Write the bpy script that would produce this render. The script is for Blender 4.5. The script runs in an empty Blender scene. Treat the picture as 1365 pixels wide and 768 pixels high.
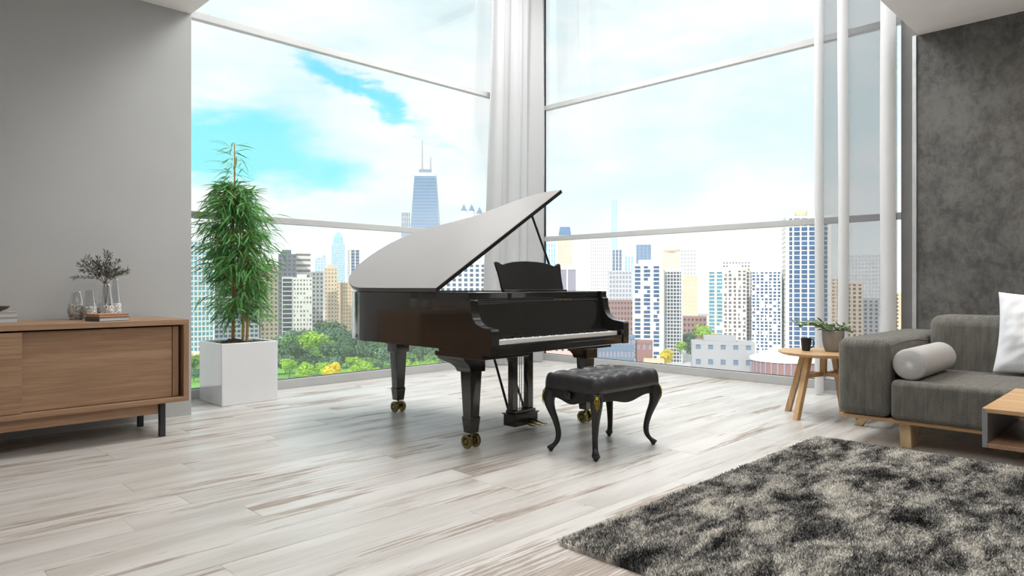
import bpy, bmesh, math, random
import numpy as np
from mathutils import Vector, Matrix
rad = math.radians
SC = bpy.context.scene
COL = SC.collection

# ------------------------------------------------------------------ camera
cam_d = bpy.data.cameras.new('camera')
cam = bpy.data.objects.new('camera', cam_d); COL.objects.link(cam)
cam.location = (0, 0, 1.05)
cam.rotation_euler = (rad(90), 0, rad(-45))
cam_d.sensor_width = 36.0
cam_d.lens = 905 / 1365 * 36
cam_d.shift_y = -3 / 1365
cam_d.clip_start = 0.05; cam_d.clip_end = 20000
SC.camera = cam
SC.cycles.volume_bounces = 2

# ------------------------------------------------------------------ node helpers
def new_tree(m):
    m.use_nodes = True
    nt = m.node_tree; nt.nodes.clear()
    return nt
class NT:
    def __init__(s, nt): s.nt = nt
    def n(s, t, **kw):
        nd = s.nt.nodes.new(t)
        for k, v in kw.items():
            if k.startswith('i_'):
                key = k[2:]; key = int(key) if key.isdigit() else key.replace('_', ' ')
                s.put(nd.inputs[key], v)
            else: setattr(nd, k, v)
        return nd
    def put(s, sock, v):
        if isinstance(v, bpy.types.NodeSocket): s.nt.links.new(v, sock)
        elif isinstance(v, bpy.types.Node): s.nt.links.new(v.outputs[0], sock)
        elif isinstance(v, (tuple, list)) and len(v) == 3 and sock.type == 'RGBA': sock.default_value = (*v, 1)
        else: sock.default_value = v
    def math(s, op, a, b=None, c=None, clamp=False):
        nd = s.nt.nodes.new('ShaderNodeMath'); nd.operation = op; nd.use_clamp = clamp
        s.put(nd.inputs[0], a)
        if b is not None: s.put(nd.inputs[1], b)
        if c is not None: s.put(nd.inputs[2], c)
        return nd.outputs[0]
    def smooth(s, v, a, b, lo=0.0, hi=1.0):
        nd = s.nt.nodes.new('ShaderNodeMapRange'); nd.interpolation_type = 'SMOOTHSTEP'
        s.put(nd.inputs['Value'], v); nd.inputs['From Min'].default_value = a; nd.inputs['From Max'].default_value = b
        nd.inputs['To Min'].default_value = lo; nd.inputs['To Max'].default_value = hi
        return nd.outputs[0]
    def mix(s, f, a, b):
        nd = s.nt.nodes.new('ShaderNodeMix'); nd.data_type = 'RGBA'
        s.put(nd.inputs[0], f); s.put(nd.inputs[6], a); s.put(nd.inputs[7], b)
        return nd.outputs[2]
    def noise(s, vec, scale, detail=4, rough=.55, dist=0):
        nd = s.nt.nodes.new('ShaderNodeTexNoise')
        if vec is not None: s.put(nd.inputs['Vector'], vec)
        nd.inputs['Scale'].default_value = scale; nd.inputs['Detail'].default_value = detail
        nd.inputs['Roughness'].default_value = rough; nd.inputs['Distortion'].default_value = dist
        return nd.outputs[0]
    def mapping(s, vec, scale=(1, 1, 1), rot=(0, 0, 0), loc=(0, 0, 0)):
        nd = s.nt.nodes.new('ShaderNodeMapping'); s.put(nd.inputs[0], vec)
        s.put(nd.inputs['Location'], loc); nd.inputs['Rotation'].default_value = rot; nd.inputs['Scale'].default_value = scale
        return nd.outputs[0]

def lin(r, g, b):
    f = lambda c: (c / 255) / 12.92 if c <= 10 else ((c / 255 + .055) / 1.055) ** 2.4
    return (f(r), f(g), f(b))

# ------------------------------------------------------------------ sky
SKY_STRENGTH = 0.93
SUN_STRENGTH = 3.3
FILL_LEVEL = 0.95  # power scale of the added indoor fill lights
SC.view_settings.view_transform = 'Standard'
SC.view_settings.look = 'None'
SC.view_settings.gamma = 1.0
SC.view_settings.use_curve_mapping = False
SC.view_settings.exposure = 0.25

world = bpy.data.worlds.new('sky'); SC.world = world
wt = NT(new_tree(world))
tc = wt.n('ShaderNodeTexCoord')
sep = wt.n('ShaderNodeSeparateXYZ', i_0=tc.outputs['Generated'])
az = wt.math('ARCTAN2', sep.outputs[1], sep.outputs[0])            # azimuth, radians
el = wt.math('ARCSINE', sep.outputs[2])
cv = wt.n('ShaderNodeCombineXYZ')
wt.put(cv.inputs[0], wt.math('MULTIPLY', az, 1.0)); wt.put(cv.inputs[1], wt.math('MULTIPLY', el, 2.4))
n_big = wt.noise(cv.outputs[0], 2.6, 7, .55, .25)
n_fine = wt.noise(cv.outputs[0], 7.0, 6, .6, .2)
n_rag = wt.noise(cv.outputs[0], 11.0, 8, .62, .5)
wob_a = wt.math('MULTIPLY', wt.math('SUBTRACT', n_fine, .5), .20)
wob_e = wt.math('MULTIPLY', wt.math('SUBTRACT', n_rag, .5), .075)
def blob(a0, e0, sa, se, tilt=0.0):
    da = wt.math('ADD', wt.math('SUBTRACT', az, a0), wob_a); de = wt.math('SUBTRACT', wt.math('ADD', wt.math('SUBTRACT', el, e0), wob_e), wt.math('MULTIPLY', da, tilt))
    q = wt.math('ADD', wt.math('POWER', wt.math('ABSOLUTE', wt.math('DIVIDE', da, sa)), 2.0), wt.math('POWER', wt.math('ABSOLUTE', wt.math('DIVIDE', de, se)), 2.0))
    return wt.math('EXPONENT', wt.math('MULTIPLY', q, -1.0))
gap = wt.math('ADD', wt.math('MULTIPLY', blob(1.20, .172, .19, .045, .08), 1.1), wt.math('MULTIPLY', blob(.98, .262, .15, .022, .50), .80))
gap = wt.math('ADD', gap, wt.math('MULTIPLY', blob(1.16, .225, .20, .05), .42))
field = wt.math('ADD', wt.math('MULTIPLY', gap, .70), wt.math('MULTIPLY', wt.math('SUBTRACT', .47, n_big), .95))
hole = wt.smooth(field, .20, .58)
thin = wt.smooth(wt.math('ADD', wt.math('MULTIPLY', n_big, .6), wt.math('MULTIPLY', n_fine, .4)), .36, .62)
cloud = wt.mix(thin, lin(214, 238, 243), lin(250, 251, 252))
horizon = wt.smooth(el, .02, .13, 1.0, 0.0)
cloud = wt.mix(wt.math('MULTIPLY', horizon, .8), cloud, lin(252, 253, 254))
blue = wt.mix(wt.smooth(el, .10, .6), lin(108, 236, 247), lin(80, 180, 240))
skyc = wt.mix(wt.math('MULTIPLY', hole, wt.smooth(el, .06, .11)), cloud, blue)
ground_c = lin(170, 172, 170)
skyc = wt.mix(wt.smooth(sep.outputs[2], -.02, .0), ground_c, skyc)
bg = wt.n('ShaderNodeBackground', i_Color=skyc, i_Strength=SKY_STRENGTH)
wo = wt.n('ShaderNodeOutputWorld'); wt.put(wo.inputs[0], bg)

# ------------------------------------------------------------------ sun and added fill lights
sd = bpy.data.lights.new('sun', 'SUN'); sd.energy = SUN_STRENGTH; sd.angle = rad(2); sd.color = (1, .96, .9)
so = bpy.data.objects.new('sun', sd); COL.objects.link(so)
so.rotation_euler = Vector((.78, .18, -.72)).to_track_quat('-Z', 'Y').to_euler()
def area(name, loc, size, sy, power, color=(1, 1, 1), rot=(0, 0, 0)):
    d = bpy.data.lights.new(name, 'AREA'); d.shape = 'RECTANGLE'; d.size = size; d.size_y = sy
    d.energy = power * FILL_LEVEL; d.color = color
    o = bpy.data.objects.new(name, d); COL.objects.link(o); o.location = loc; o.rotation_euler = rot
    return o
area('fill_light_atrium', (4.7, 4.1, 5.42), 4.0, 1.2, 260, rot=(0, 0, rad(45)))  # added fill out of view under the high ceiling, brightens floor and room
area('fill_light_low', (1.0, .6, 3.2), 2.2, 1.6, 60)  # unseen fill added below the low ceiling to lift the near room
area('fill_light_lounge_up', (4.6, -1.2, 1.7), .5, .5, 16, (1, .95, .9), (rad(180), 0, 0))  # added upward fill without a fixture, brightens the ceiling over the sofa
area('fill_light_lounge', (5.2, -.6, 3.2), 1.2, 1.2, 40, (1, .90, .80))  # added warm fill above the sofa area, no lamp in view

# ------------------------------------------------------------------ mesh builder
ORIG = {}
class MB:
    def __init__(s): s.v = []; s.f = []
    def quadgrid(s, P, nu, nv, closed_u=False, closed_v=False):
        b = len(s.v); s.v += [tuple(p) for p in P]
        for i in range(nu if closed_u else nu - 1):
            for j in range(nv if closed_v else nv - 1):
                i2 = (i + 1) % nu; j2 = (j + 1) % nv
                s.f.append((b + i * nv + j, b + i2 * nv + j, b + i2 * nv + j2, b + i * nv + j2))
        return s
    def box(s, x0, x1, y0, y1, z0, z1, M=None):
        b = len(s.v)
        P = [(x0, y0, z0), (x1, y0, z0), (x1, y1, z0), (x0, y1, z0), (x0, y0, z1), (x1, y0, z1), (x1, y1, z1), (x0, y1, z1)]
        if M is not None: P = [tuple(M @ Vector(p)) for p in P]
        s.v += P
        s.f += [tuple(b + i for i in q) for q in ((0, 3, 2, 1), (4, 5, 6, 7), (0, 1, 5, 4), (1, 2, 6, 5), (2, 3, 7, 6), (3, 0, 4, 7))]
        return s
    def prism(s, A, Bp):
        n = len(A); b = len(s.v); s.v += [tuple(p) for p in A] + [tuple(p) for p in Bp]
        s.f.append(tuple(b + i for i in reversed(range(n)))); s.f.append(tuple(b + n + i for i in range(n)))
        for i in range(n):
            j = (i + 1) % n; s.f.append((b + i, b + j, b + n + j, b + n + i))
        return s
    def loft(s, secs, cap=True):
        n = len(secs[0]); b = len(s.v)
        for q in secs: s.v += [tuple(p) for p in q]
        for k in range(len(secs) - 1):
            for i in range(n):
                j = (i + 1) % n
                s.f.append((b + k * n + i, b + k * n + j, b + (k + 1) * n + j, b + (k + 1) * n + i))
        if cap:
            s.f.append(tuple(b + i for i in reversed(range(n)))); s.f.append(tuple(b + (len(secs) - 1) * n + i for i in range(n)))
        return s
    def tube(s, pts, r, n=8, up=None, sq=1.0):
        pts = [Vector(p) for p in pts]; rs = r if isinstance(r, (list, tuple)) else [r] * len(pts)
        secs = []; prev = None
        for i, p in enumerate(pts):
            d = (pts[min(i + 1, len(pts) - 1)] - pts[max(i - 1, 0)])
            d = d.normalized() if d.length > 1e-9 else Vector((0, 0, 1))
            if prev is None:
                a = Vector(up) if up else (Vector((0, 0, 1)) if abs(d.z) < .9 else Vector((1, 0, 0)))
            else: a = prev
            a = (a - d * a.dot(d)).normalized(); prev = a; c = d.cross(a)
            secs.append([p + (a * math.cos(2 * math.pi * k / n) + c * math.sin(2 * math.pi * k / n) * sq) * rs[i] for k in range(n)])
        return s.loft(secs)
    def lathe(s, c, prof, n=32, ax=2):
        secs = []
        for r, h in prof:
            q = []
            for k in range(n):
                t = 2 * math.pi * k / n; a, b2 = r * math.cos(t), r * math.sin(t)
                q.append((c[0] + a, c[1] + b2, c[2] + h) if ax == 2 else ((c[0] + h, c[1] + a, c[2] + b2) if ax == 0 else (c[0] + b2, c[1] + h, c[2] + a)))
            secs.append(q)
        return s.loft(secs)
    def mesh(s, name, org=(0, 0, 0), smooth=False):
        me = bpy.data.meshes.new(name)
        me.from_pydata([(p[0] - org[0], p[1] - org[1], p[2] - org[2]) for p in s.v], [], s.f)
        me.validate(); me.update()
        if smooth:
            me.polygons.foreach_set('use_smooth', [True] * len(me.polygons))
        return me
    def build(s, name, mat, parent=None, loc=None, smooth=False, bevel=0, seg=2, sub=0, auto=None, fix=False):
        org = ORIG[parent.name] if parent else (loc or (0, 0, 0))
        me = s.mesh(name, org, smooth)
        if fix:
            bm = bmesh.new(); bm.from_mesh(me); bmesh.ops.recalc_face_normals(bm, faces=bm.faces); bm.to_mesh(me); bm.free()
        if mat: me.materials.append(mat)
        o = bpy.data.objects.new(name, me); COL.objects.link(o)
        if parent: o.parent = parent
        else: o.location = org
        ORIG[o.name] = org
        if bevel:
            m = o.modifiers.new('edge', 'BEVEL'); m.width = bevel; m.segments = seg; m.limit_method = 'ANGLE'; m.angle_limit = rad(35)
            me.polygons.foreach_set('use_smooth', [True] * len(me.polygons)); auto = auto or 40
        if sub:
            m = o.modifiers.new('smooth', 'SUBSURF'); m.levels = sub; m.render_levels = sub
        if auto:
            me.polygons.foreach_set('use_smooth', [True] * len(me.polygons))
            bm = bmesh.new(); bm.from_mesh(me)
            for e in bm.edges:
                if len(e.link_faces) == 2 and e.calc_face_angle(0) > rad(auto): e.smooth = False
            bm.to_mesh(me); bm.free()
        return o
def tag(o, label=None, cat=None, group=None, kind=None):
    if label: o['label'] = label
    if cat: o['category'] = cat
    if group: o['group'] = group
    if kind: o['kind'] = kind
    return o
def thing(name, loc, label, cat, group=None, kind=None):
    o = bpy.data.objects.new(name, None); COL.objects.link(o); o.location = loc; o.empty_display_size = .1
    ORIG[o.name] = tuple(loc)
    return tag(o, label, cat, group, kind)
def struct(o, label=None): return tag(o, label, None, None, 'structure')

# ------------------------------------------------------------------ materials
def mat(name, c, rough=.5, metal=0.0, var=.06, scale=6.0, bump=0.0, bscale=60, spec=.5, coat=0.0, stretch=(1, 1, 1), trans=0):
    m = bpy.data.materials.new(name); t = NT(new_tree(m))
    co = t.n('ShaderNodeTexCoord').outputs['Object']
    mp = t.mapping(co, stretch)
    nz = t.noise(mp, scale, 5, .6)
    d = tuple(x * (1 - var * 2) for x in c); l = tuple(min(1, x * (1 + var)) for x in c)
    cc = t.mix(t.smooth(nz, .25, .75), d, l)
    p = t.n('ShaderNodeBsdfPrincipled', i_Base_Color=cc, i_Roughness=rough, i_Metallic=metal)
    p.inputs['Specular IOR Level'].default_value = spec; p.inputs['Coat Weight'].default_value = coat; p.inputs['Coat Roughness'].default_value = .04
    if bump:
        b = t.n('ShaderNodeBump', i_Strength=bump, i_Distance=.01); t.put(b.inputs['Height'], t.noise(mp, bscale, 5, .6)); t.put(p.inputs['Normal'], b)
    o = t.n('ShaderNodeOutputMaterial'); t.put(o.inputs[0], p)
    return m
def wood(name, base, dark, axis=0, scale=1.0, rough=.45, z_rings=False):
    m = bpy.data.materials.new(name); t = NT(new_tree(m))
    co = t.n('ShaderNodeTexCoord').outputs['Object']
    st = [22, 22, 22]; st[axis] = 1.1
    mp = t.mapping(co, tuple(x * scale for x in st))
    n1 = t.noise(mp, 1.0, 6, .65, .6); n2 = t.noise(t.mapping(co, tuple(x * scale * 4 for x in st)), 1.0, 4, .6)
    f = t.math('ADD', t.math('MULTIPLY', n1, .7), t.math('MULTIPLY', n2, .3))
    cc = t.mix(t.smooth(f, .36, .66), dark, base)
    p = t.n('ShaderNodeBsdfPrincipled', i_Base_Color=cc, i_Roughness=rough)
    b = t.n('ShaderNodeBump', i_Strength=.06, i_Distance=.005); t.put(b.inputs['Height'], n2); t.put(p.inputs['Normal'], b)
    t.put(t.n('ShaderNodeOutputMaterial').inputs[0], p)
    return m

def floor_material():
    m = bpy.data.materials.new('whitewashed_plank'); t = NT(new_tree(m))
    co = t.n('ShaderNodeTexCoord').outputs['Object']; rnd = t.n('ShaderNodeObjectInfo').outputs['Random']
    off = t.n('ShaderNodeCombineXYZ'); t.put(off.inputs[0], t.math('MULTIPLY', rnd, 37.0)); t.put(off.inputs[1], t.math('MULTIPLY', rnd, 11.0))
    v = t.n('ShaderNodeVectorMath', operation='ADD'); t.put(v.inputs[0], co); t.put(v.inputs[1], off)
    v = v.outputs[0]
    streak = t.noise(t.mapping(v, (1.1, 30, 1)), 1.0, 8, .70, .9)
    patch = t.noise(t.mapping(v, (.9, 4.5, 1)), 1.0, 3, .5, .3)
    grain = t.noise(t.mapping(v, (5, 120, 1)), 1.0, 4, .6)
    wear = t.math('ADD', streak, t.math('MULTIPLY', t.math('SUBTRACT', patch, .5), 1.15))
    wear = t.math('ADD', wear, t.math('MULTIPLY', t.math('SUBTRACT', rnd, .5), .16))
    brown = t.smooth(t.math('ADD', wear, t.math('MULTIPLY', t.math('SUBTRACT', grain, .5), .45)), .60, .69)
    base = t.mix(t.smooth(t.noise(t.mapping(v, (.8, 6, 1)), 1.0, 4, .6), .3, .7), lin(184, 179, 172), lin(211, 207, 202))
    base = t.mix(t.math('MULTIPLY', t.smooth(grain, .45, .75), .25), base, lin(180, 168, 160))
    brownc = t.mix(t.smooth(grain, .35, .65), lin(112, 93, 78), lin(164, 148, 134))
    c = t.mix(t.math('MULTIPLY', brown, .80), base, brownc)
    crack = t.smooth(t.noise(t.mapping(v, (3.0, 70, 1)), 1.0, 6, .75, 1.6), .63, .68)
    c = t.mix(t.math('MULTIPLY', crack, .75), c, lin(96, 82, 72))
    tone = t.math('ADD', .955, t.math('MULTIPLY', rnd, .045))
    sc = t.n('ShaderNodeVectorMath', operation='SCALE'); t.put(sc.inputs[0], c); t.put(sc.inputs['Scale'], tone)
    p = t.n('ShaderNodeBsdfPrincipled', i_Base_Color=sc.outputs[0])
    t.put(p.inputs['Roughness'], t.math('ADD', .34, t.math('MULTIPLY', brown, .2)))
    b = t.n('ShaderNodeBump', i_Strength=.12, i_Distance=.004)
    t.put(b.inputs['Height'], t.math('SUBTRACT', grain, t.math('ADD', brown, crack))); t.put(p.inputs['Normal'], b)
    t.put(t.n('ShaderNodeOutputMaterial').inputs[0], p)
    return m

def concrete_material():
    m = bpy.data.materials.new('trowelled_concrete'); t = NT(new_tree(m))
    co = t.n('ShaderNodeTexCoord').outputs['Object']
    a = t.noise(co, 2.6, 9, .7, .4); b2 = t.noise(t.mapping(co, (1, 1, .7)), 17, 7, .72, .5)
    br = t.n('ShaderNodeTexBrick'); t.put(br.inputs['Vector'], t.mapping(co, (1, 1, 1), (0, rad(90), rad(90))))
    v = t.n('ShaderNodeSeparateXYZ', i_0=co)
    cv = t.n('ShaderNodeCombineXYZ'); t.put(cv.inputs[0], v.outputs[1]); t.put(cv.inputs[1], v.outputs[2])
    wob = t.n('ShaderNodeVectorMath', operation='ADD'); t.put(wob.inputs[0], cv.outputs[0])
    w2 = t.n('ShaderNodeVectorMath', operation='SCALE'); t.put(w2.inputs[0], t.n('ShaderNodeTexNoise', i_Vector=co, i_Scale=5.0).outputs[1]); w2.inputs['Scale'].default_value = .06
    t.put(wob.inputs[1], w2.outputs[0]); t.put(br.inputs['Vector'], wob.outputs[0])
    for k, x in (('Scale', 1.0), ('Mortar Size', .006), ('Mortar Smooth', .8), ('Brick Width', .46), ('Row Height', .23)): br.inputs[k].default_value = x
    f = t.math('ADD', t.math('MULTIPLY', a, .6), t.math('MULTIPLY', b2, .4))
    c = t.mix(t.smooth(f, .38, .62), lin(70, 69, 67), lin(107, 106, 103))
    c = t.mix(t.math('MULTIPLY', br.outputs['Fac'], .05), c, lin(136, 135, 131))
    pits = t.smooth(t.noise(co, 26, 4, .7), .66, .74)
    c = t.mix(t.math('MULTIPLY', pits, .35), c, lin(64, 63, 61))
    p = t.n('ShaderNodeBsdfPrincipled', i_Base_Color=c, i_Roughness=.8)
    bp = t.n('ShaderNodeBump', i_Strength=.25, i_Distance=.01); t.put(bp.inputs['Height'], t.math('ADD', f, t.math('MULTIPLY', br.outputs['Fac'], .05))); t.put(p.inputs['Normal'], bp)
    t.put(t.n('ShaderNodeOutputMaterial').inputs[0], p)
    return m

def herringbone_material():
    m = bpy.data.materials.new('charcoal_herringbone'); t = NT(new_tree(m))
    co = t.n('ShaderNodeTexCoord').outputs['Object']; ge = t.n('ShaderNodeNewGeometry').outputs['Normal']
    s = t.n('ShaderNodeSeparateXYZ', i_0=co); nn = t.n('ShaderNodeSeparateXYZ', i_0=ge)
    sy = t.math('GREATER_THAN', t.math('ABSOLUTE', nn.outputs[1]), .7); sz = t.math('GREATER_THAN', t.math('ABSOLUTE', nn.outputs[2]), .7)
    def sel(f, a, b): return t.math('ADD', t.math('MULTIPLY', f, b), t.math('MULTIPLY', t.math('SUBTRACT', 1.0, f), a))
    a = sel(sy, s.outputs[1], s.outputs[0]); b = sel(sz, s.outputs[2], s.outputs[0])
    W = .052
    zig = t.math('ABSOLUTE', t.math('SUBTRACT', t.math('FRACT', t.math('DIVIDE', a, W)), .5))
    ph = t.math('ADD', t.math('MULTIPLY', b, 1.0), t.math('MULTIPLY', zig, W * 1.15))
    st = t.math('SINE', t.math('MULTIPLY', ph, 2 * math.pi / .0125))
    seam = t.smooth(zig, .0, .05, 1, 0)
    nz = t.noise(co, 260, 3, .6); big = t.noise(t.mapping(co, (1, 1, .25)), 26, 3, .6)
    f = t.math('ADD', t.math('MULTIPLY', t.math('ADD', st, 1.0), .34), t.math('MULTIPLY', nz, .5))
    f = t.math('ADD', f, t.math('MULTIPLY', t.math('SUBTRACT', big, .5), .5))
    f = t.math('SUBTRACT', f, t.math('MULTIPLY', seam, .15))
    c = t.mix(t.smooth(f, .2, 1.05), lin(46, 46, 45), lin(146, 143, 134))
    p = t.n('ShaderNodeBsdfPrincipled', i_Base_Color=c, i_Roughness=.92); p.inputs['Specular IOR Level'].default_value = .15
    p.inputs['Sheen Weight'].default_value = .15
    bp = t.n('ShaderNodeBump', i_Strength=.3, i_Distance=.002); t.put(bp.inputs['Height'], f); t.put(p.inputs['Normal'], bp)
    t.put(t.n('ShaderNodeOutputMaterial').inputs[0], p)
    return m

def rug_material():
    m = bpy.data.materials.new('shag_pile'); t = NT(new_tree(m))
    co = t.n('ShaderNodeTexCoord').outputs['Object']
    isl = t.n('ShaderNodeNewGeometry').outputs['Random Per Island']
    a = t.noise(t.mapping(co, (.85, 1.9, 0)), 3.2, 8, .72, .4)
    f = t.math('ADD', a, t.math('MULTIPLY', t.math('SUBTRACT', isl, .5), .17))
    cr = t.n('ShaderNodeValToRGB'); t.put(cr.inputs[0], f)
    e = cr.color_ramp.elements; e[0].position = .35; e[0].color = (*lin(44, 44, 45), 1); e[1].position = .61; e[1].color = (*lin(238, 234, 225), 1)
    x = e.new(.43); x.color = (*lin(104, 103, 101), 1); x = e.new(.508); x.color = (*lin(172, 169, 163), 1)
    p = t.n('ShaderNodeBsdfPrincipled', i_Base_Color=cr.outputs[0], i_Roughness=.9); p.inputs['Specular IOR Level'].default_value = .1
    t.put(t.n('ShaderNodeOutputMaterial').inputs[0], p)
    return m

def glass_material(name='window_glass', tint=(.985, .995, .995), refl=.22):
    m = bpy.data.materials.new(name); t = NT(new_tree(m))
    tr = t.n('ShaderNodeBsdfTransparent', i_Color=tint); gl = t.n('ShaderNodeBsdfGlossy', i_Color=(1, 1, 1), i_Roughness=.0)
    fr = t.n('ShaderNodeFresnel', i_IOR=1.45)
    nz = t.noise(t.n('ShaderNodeTexCoord').outputs['Object'], .8, 2)
    mx = t.n('ShaderNodeMixShader'); t.put(mx.inputs[0], t.math('MULTIPLY', fr.outputs[0], t.math('MULTIPLY', refl, t.math('ADD', .9, t.math('MULTIPLY', nz, .2)))))
    t.put(mx.inputs[1], tr); t.put(mx.inputs[2], gl)
    t.put(t.n('ShaderNodeOutputMaterial').inputs[0], mx)
    return m
def cloth_material(name, c, clear, trans):
    m = bpy.data.materials.new(name); t = NT(new_tree(m))
    co = t.n('ShaderNodeTexCoord').outputs['Object']
    nz = t.noise(co, 300, 2)
    cc = t.mix(t.smooth(nz, .3, .7), tuple(x * .95 for x in c), c)
    d = t.n('ShaderNodeBsdfDiffuse', i_Color=cc); tl = t.n('ShaderNodeBsdfTranslucent', i_Color=cc)
    m1 = t.n('ShaderNodeMixShader', i_0=trans); t.put(m1.inputs[1], d); t.put(m1.inputs[2], tl)
    tp = t.n('ShaderNodeBsdfTransparent'); m2 = t.n('ShaderNodeMixShader', i_0=clear); t.put(m2.inputs[1], m1); t.put(m2.inputs[2], tp)
    t.put(t.n('ShaderNodeOutputMaterial').inputs[0], m2)
    return m
def pebble_material():
    m = bpy.data.materials.new('pebbled_glaze'); t = NT(new_tree(m))
    co = t.n('ShaderNodeTexCoord').outputs['Object']
    v = t.n('ShaderNodeTexVoronoi', i_Vector=co, i_Scale=80.0)
    v2 = t.n('ShaderNodeTexVoronoi', feature='DISTANCE_TO_EDGE', i_Vector=co, i_Scale=80.0)
    s = t.n('ShaderNodeSeparateColor'); t.put(s.inputs[0], v.outputs['Color'])
    c = t.mix(s.outputs[0], lin(196, 194, 190), lin(255, 253, 250))
    c = t.mix(t.smooth(v2.outputs[0], .04, .12, 1, 0), c, lin(104, 100, 96))
    p = t.n('ShaderNodeBsdfPrincipled', i_Base_Color=c, i_Roughness=.45)
    b = t.n('ShaderNodeBump', i_Strength=.5, i_Distance=.003); t.put(b.inputs['Height'], t.smooth(v2.outputs[0], 0, .2)); t.put(p.inputs['Normal'], b)
    t.put(t.n('ShaderNodeOutputMaterial').inputs[0], p)
    return m
def leaf_material(name, a, b, trans=.3):
    m = bpy.data.materials.new(name); t = NT(new_tree(m))
    co = t.n('ShaderNodeTexCoord').outputs['Object']; isl = t.n('ShaderNodeNewGeometry').outputs['Random Per Island']; rn = t.n('ShaderNodeObjectInfo').outputs['Random']
    f = t.math('FRACT', t.math('ADD', isl, t.math('MULTIPLY', rn, 3.7)))
    nz = t.noise(co, 9, 3)
    c = t.mix(t.math('ADD', t.math('MULTIPLY', f, .7), t.math('MULTIPLY', nz, .3)), a, b)
    p = t.n('ShaderNodeBsdfPrincipled', i_Base_Color=c, i_Roughness=.5); p.inputs['Specular IOR Level'].default_value = .3
    tl = t.n('ShaderNodeBsdfTranslucent', i_Color=c); mx = t.n('ShaderNodeMixShader', i_0=trans); t.put(mx.inputs[1], p); t.put(mx.inputs[2], tl)
    t.put(t.n('ShaderNodeOutputMaterial').inputs[0], mx)
    return m

M_FLOOR = floor_material(); M_CONC = concrete_material(); M_HERR = herringbone_material(); M_RUG = rug_material()
M_GLASS = glass_material(); M_VGLASS = glass_material('vase_glass', (.93, .935, .935), .40); M_PEB = pebble_material()
M_WALL = mat('grey_wall_paint', lin(182, 183, 182), .75, var=.02, scale=1.5, bump=.05, bscale=90)
M_CEIL = mat('ceiling_paint', lin(246, 244, 243), .8, var=.02, scale=2)
M_FRAME = mat('pale_aluminium', lin(178, 178, 177), .4, var=.03, scale=3)
M_GASKET = mat('dark_gasket', lin(40, 40, 42), .5)
M_JAMB = mat('grey_jamb_panel', lin(128, 127, 126), .6, var=.04)
M_BEAD = mat('corner_bead', lin(196, 200, 202), .35, metal=.3)
M_CURT = cloth_material('white_curtain_cloth', (.45, .45, .45), .03, .16)
M_FOLD = cloth_material('dense_voile_fold', (.84, .84, .84), .04, .38)
M_SHEER = cloth_material('grey_sheer_voile', (.20, .205, .215), .42, .2)
M_BLACK = mat('piano_black_lacquer', (.013, .012, .011), .16, var=.1, scale=2, coat=.7)
M_BLACKS = mat('satin_black_lacquer', (.012, .012, .012), .28, var=.1)
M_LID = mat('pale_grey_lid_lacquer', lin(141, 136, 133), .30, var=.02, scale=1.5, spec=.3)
M_GOLDP = mat('bronzed_plate', lin(150, 112, 52), .4, metal=.8)
M_BRASS = mat('aged_brass', lin(150, 136, 84), .3, metal=1.0, var=.15, scale=40)
M_IVORY = mat('ivory_key', lin(236, 234, 230), .25, var=.01)
M_FELT = mat('red_brown_felt', lin(60, 40, 36), .9)
M_LEATHER = mat('black_leather', lin(46, 44, 46), .42, var=.12, scale=30, bump=.15, bscale=220)
M_BWOOD = mat('ebonised_wood', (.010, .010, .010), .42, var=.15)
M_GOLD = mat('gilt_ornament', lin(170, 146, 62), .35, metal=.9, var=.2, scale=90)
M_OAKS = wood('brown_oak', lin(172, 138, 108), lin(144, 111, 84), 0, 1.0, .5)
M_OAKSY = wood('brown_oak_cross', lin(164, 127, 96), lin(136, 100, 73), 1, 1.0, .5)
M_OAKSZ = wood('brown_oak_upright', lin(164, 131, 102), lin(138, 105, 79), 2, 1.0, .5)
M_OAKD = mat('shadow_gap_oak', lin(60, 44, 34), .7)
M_OAK = wood('light_oak', lin(212, 176, 132), lin(180, 142, 98), 1, 1.0, .45)
M_OAKZ = wood('light_oak_leg', lin(212, 176, 132), lin(180, 142, 98), 2, 1.0, .45)
M_OAKX = wood('light_oak_rail', lin(212, 176, 132), lin(180, 142, 98), 0, 1.0, .45)
M_MAPLE = wood('pale_maple', lin(226, 200, 160), lin(206, 176, 134), 2, .8, .4)
M_METAL = mat('black_powder_coat', lin(44, 44, 46), .45)
M_GREYP = mat('grey_lacquer', lin(136, 138, 140), .4, var=.02)
M_WHITEPOT = mat('white_gloss_planter', lin(232, 232, 233), .12, var=.01, coat=.4)
M_SOIL = mat('dark_soil', lin(58, 46, 34), .95, var=.35, scale=40, bump=.8, bscale=70)
M_CANE = mat('bamboo_cane', lin(186, 124, 58), .4, var=.2, scale=4, stretch=(1, 1, 6))
M_CANE2 = mat('bamboo_cane_pale', lin(206, 164, 92), .4, var=.2, scale=4, stretch=(1, 1, 6))
M_BLEAF = leaf_material('bamboo_leaf', lin(32, 102, 48), lin(140, 198, 118), .3)
M_PLEAF = leaf_material('ficus_leaf', lin(56, 88, 54), lin(166, 186, 140), .2)
M_DRY = leaf_material('dried_sprig', lin(58, 60, 52), lin(140, 140, 124), .1)
M_TWIG = mat('grey_twig', lin(96, 88, 72), .8)
M_POTC = mat('concrete_pot', lin(142, 138, 133), .8, var=.08, scale=14, bump=.1)
M_MUG = mat('matt_black_ceramic', lin(30, 30, 30), .45)
M_BOLST = mat('light_grey_linen', lin(188, 186, 184), .9, var=.05, scale=120, bump=.25, bscale=300, spec=.2)
M_WHITEC = mat('white_cotton', lin(236, 238, 242), .9, var=.015, scale=60, bump=.12, bscale=260, spec=.2)
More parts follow.
